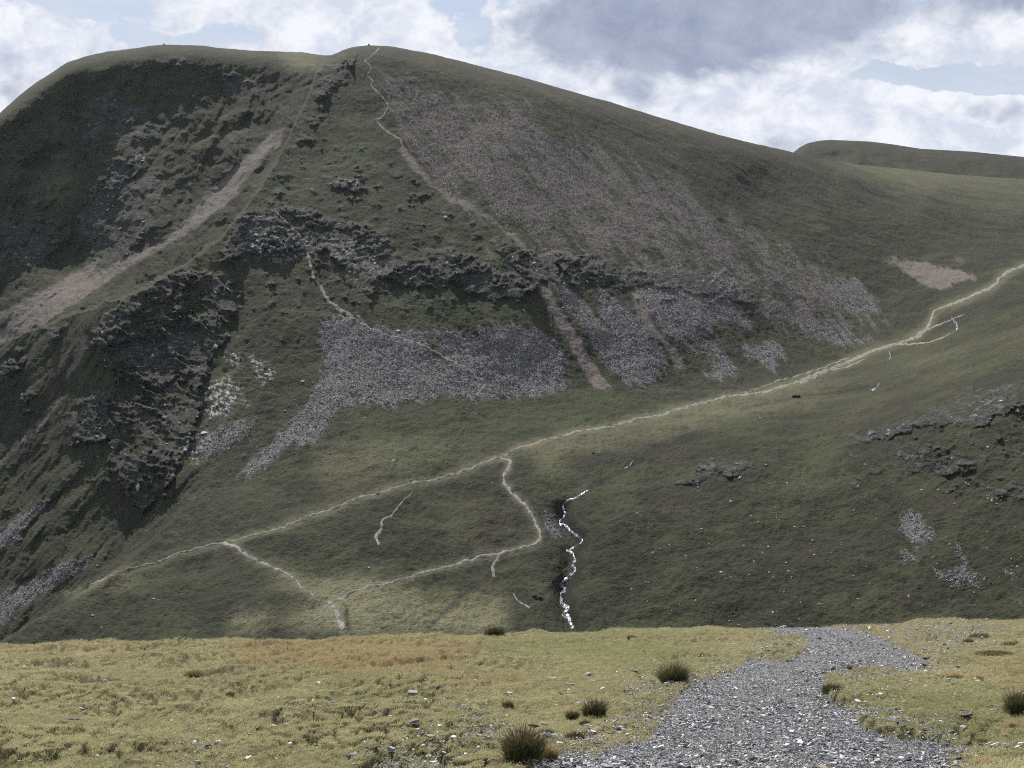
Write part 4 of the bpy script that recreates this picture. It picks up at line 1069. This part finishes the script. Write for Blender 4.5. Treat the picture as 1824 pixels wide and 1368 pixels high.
# ------------------------------------------------------------------ haze
def haze():
    bm = bmesh.new(); bmesh.ops.create_cube(bm, size=1)
    x0, x1, y0, y1, z0, z1 = -1400, 2300, -90, 3400, -345, 190
    for v in bm.verts:
        v.co = Vector(((x0 + x1) / 2 + v.co.x * (x1 - x0), (y0 + y1) / 2 + v.co.y * (y1 - y0), (z0 + z1) / 2 + v.co.z * (z1 - z0)))
    me = bpy.data.meshes.new('haze'); bm.to_mesh(me); bm.free()
    k = NT('thin_air')
    v = k.n('ShaderNodeVolumePrincipled', {'Color': (.80, .86, 1.0, 1), 'Density': HAZE, 'Anisotropy': .1})
    k.n('ShaderNodeOutputMaterial', {1: v.outputs[0]})
    me.materials.append(k.m); o = bpy.data.objects.new('haze', me); COL.objects.link(o); o['kind'] = 'stuff'
HAZE = .000012
haze()

# ------------------------------------------------------------------ light and sky
SUN_EL, SUN_AZ = 42.0, -18.0      # azimuth from straight ahead, negative to the left
el, az = math.radians(SUN_EL), math.radians(SUN_AZ)
sv3 = Vector((math.sin(az) * math.cos(el), math.cos(az) * math.cos(el), math.sin(el)))
sl = bpy.data.lights.new('sun', 'SUN'); sl.energy = 5.0; sl.angle = math.radians(.5); sl.color = (1, .95, .86)
so = bpy.data.objects.new('sun', sl); COL.objects.link(so); so.rotation_euler = (-sv3).to_track_quat('-Z', 'Y').to_euler(); so.location = (0, 0, 300)

w = bpy.data.worlds.new('World'); scene.world = w; w.use_nodes = True
k = NT('', w)
SKY_STR = .078
skyn = k.n('ShaderNodeTexSky', sky_type='NISHITA', sun_disc=False, sun_elevation=el, sun_rotation=az, altitude=700.0, air_density=1.0, dust_density=1.2, ozone_density=1.5)
dirv = k.n('ShaderNodeTexCoord').outputs['Generated']
sx = k.n('ShaderNodeSeparateXYZ', {0: dirv})
azn = k.math('ARCTAN2', sx.outputs[0], sx.outputs[1])
eln = k.math('ARCSINE', k.math('MINIMUM', k.math('MAXIMUM', sx.outputs[2], -1.0), 1.0))
U = k.math('MULTIPLY', azn, F / 100.0); Vv = k.math('MULTIPLY', eln, F / 100.0)
base = k.n('ShaderNodeCombineXYZ', {0: U, 1: Vv, 2: 0.0}).outputs[0]
def vadd(a, b): return k.n('ShaderNodeVectorMath', {0: a, 1: b}, operation='ADD').outputs[0]
def vscale(a, f): return k.n('ShaderNodeVectorMath', {0: a, 'Scale': f}, operation='SCALE').outputs[0]
def vmul(a, f): return k.n('ShaderNodeVectorMath', {0: a, 1: f}, operation='MULTIPLY').outputs[0]
wn = k.n('ShaderNodeTexNoise', {'Vector': base, 'Scale': .85, 'Detail': 6, 'Roughness': .62}).outputs['Color']
wv = vmul(vadd(wn, (-.5, -.5, -.5)), (.9, .55, 0))
warp = vadd(base, wv)
def sky_uv(px, py):
    xc = (px - CX) / F; yc = (CY - py) / F
    d = Vector((xc, cp + yc * sp, -sp + yc * cp)).normalized()
    return math.atan2(d.x, d.y) * F / 100, math.asin(d.z) * F / 100
def blobs(lst, vec):
    acc = None
    for (px, py, rx, ry, wt) in lst:
        u, v = sky_uv(px, py)
        d = vmul(vadd(vec, (-u, -v, 0)), (100.0 / rx, 100.0 / ry, 0))
        dd = k.n('ShaderNodeVectorMath', {0: d, 1: d}, operation='DOT_PRODUCT').outputs['Value']
        g = k.math('MULTIPLY', k.math('EXPONENT', k.math('MULTIPLY', dd, -1.0)), wt)
        acc = g if acc is None else k.math('ADD', acc, g)
    return acc
fine_n = k.noise(vmul(base, (1, 1.35, 1)), 1.5, 9, .60, .3)
big_n = k.noise(vmul(base, (1, 1.6, 1)), .42, 5, .55)
streak = k.noise(vmul(warp, (.35, 2.2, 1)), 1.0, 5, .55)
WHITE_B = [(620,40,220,75,.75),(500,30,90,40,.3),(960,110,130,90,.8),(1320,190,190,60,.75),(1500,205,170,70,.85),(1700,215,260,55,1.0),(1780,60,130,60,.7),(1650,80,90,40,.4),(30,110,90,120,.55),(150,60,120,30,.25),(1230,130,40,30,.35),(1090,120,60,30,.35),(300,30,60,25,.2),(1250,240,120,30,.4)]
GAP_B = [(450,58,70,22,-.7),(280,62,90,14,-.45),(850,65,45,42,-.8),(820,5,40,18,-.6),(140,15,110,22,-.5),(1680,132,150,22,-.95),(1790,148,60,22,-.8),(1525,138,30,14,-.4)]
GREY_B = [(1260,35,250,62,1.15),(1060,45,110,50,.75),(1180,90,150,40,.6),(1290,95,90,40,.4),(1450,10,120,40,.5),(1780,0,110,28,.55),(1130,165,90,30,.35),(1370,262,70,18,.4),(1770,195,60,20,.28),(20,150,60,50,.3),(750,250,10,10,0)]
wht = k.math('ADD', blobs(WHITE_B + GAP_B, warp), k.math('MULTIPLY', k.math('SUBTRACT', fine_n, .5), 1.7))
wht = k.math('ADD', wht, k.math('MULTIPLY', k.math('SUBTRACT', big_n, .5), .8))
cov = k.n('ShaderNodeMapRange', {0: wht, 1: -.02, 2: .17}, interpolation_type='SMOOTHSTEP').outputs[0]
thin = k.n('ShaderNodeMapRange', {0: streak, 1: .34, 2: .62, 3: .1, 4: .7}, interpolation_type='SMOOTHSTEP').outputs[0]
gry = k.math('ADD', blobs(GREY_B, warp), k.math('MULTIPLY', k.math('SUBTRACT', fine_n, .5), 1.1))
grc = k.n('ShaderNodeMapRange', {0: gry, 1: .02, 2: .66, 4: .95}, interpolation_type='SMOOTHSTEP').outputs[0]
blue = k.mix(.75, skyn.outputs[0], (4.7, 5.6, 7.7))
c = k.mix(thin, blue, (6.6, 7.3, 8.4))
shade = k.noise(vadd(vmul(base, (1, 1.35, 1)), (.12, -.22, 0)), 1.25, 9, .62, .35)
wcol = k.mix(k.ramp(shade, .40, .60), (6.7, 7.2, 8.4), (9.2, 9.4, 9.9))
c = k.mix(cov, c, wcol)
gcolr = k.mix(k.ramp(k.math('ADD', k.math('MULTIPLY', shade, .6), k.math('MULTIPLY', big_n, .4)), .36, .64), (2.9, 3.4, 4.7), (4.6, 5.1, 6.4))
c = k.mix(grc, c, gcolr)
bg = k.n('ShaderNodeBackground', {0: c, 1: SKY_STR})
k.n('ShaderNodeOutputWorld', {0: bg.outputs[0]})

# ------------------------------------------------------------------ camera
cam = bpy.data.cameras.new('camera'); co = bpy.data.objects.new('camera', cam); COL.objects.link(co)
cam.sensor_width = 36; cam.lens = F / 1824 * 36; cam.clip_start = .1; cam.clip_end = 20000
co.location = (0, 0, CAMZ); co.rotation_euler = (math.pi / 2 - PITCH, 0, 0)
scene.camera = co
scene.view_settings.view_transform = 'Standard'; scene.view_settings.look = 'None'
scene.view_settings.exposure = 0.36; scene.view_settings.gamma = 1
scene.cycles.max_bounces = 5; scene.cycles.volume_bounces = 0; scene.cycles.transparent_max_bounces = 4
scene.cycles.use_denoising = False; scene.cycles.filter_width = 1.05; scene.cycles.denoiser = 'OPENIMAGEDENOISE'; scene.cycles.denoising_input_passes = 'RGB_ALBEDO_NORMAL'; scene.cycles.denoising_prefilter = 'ACCURATE'
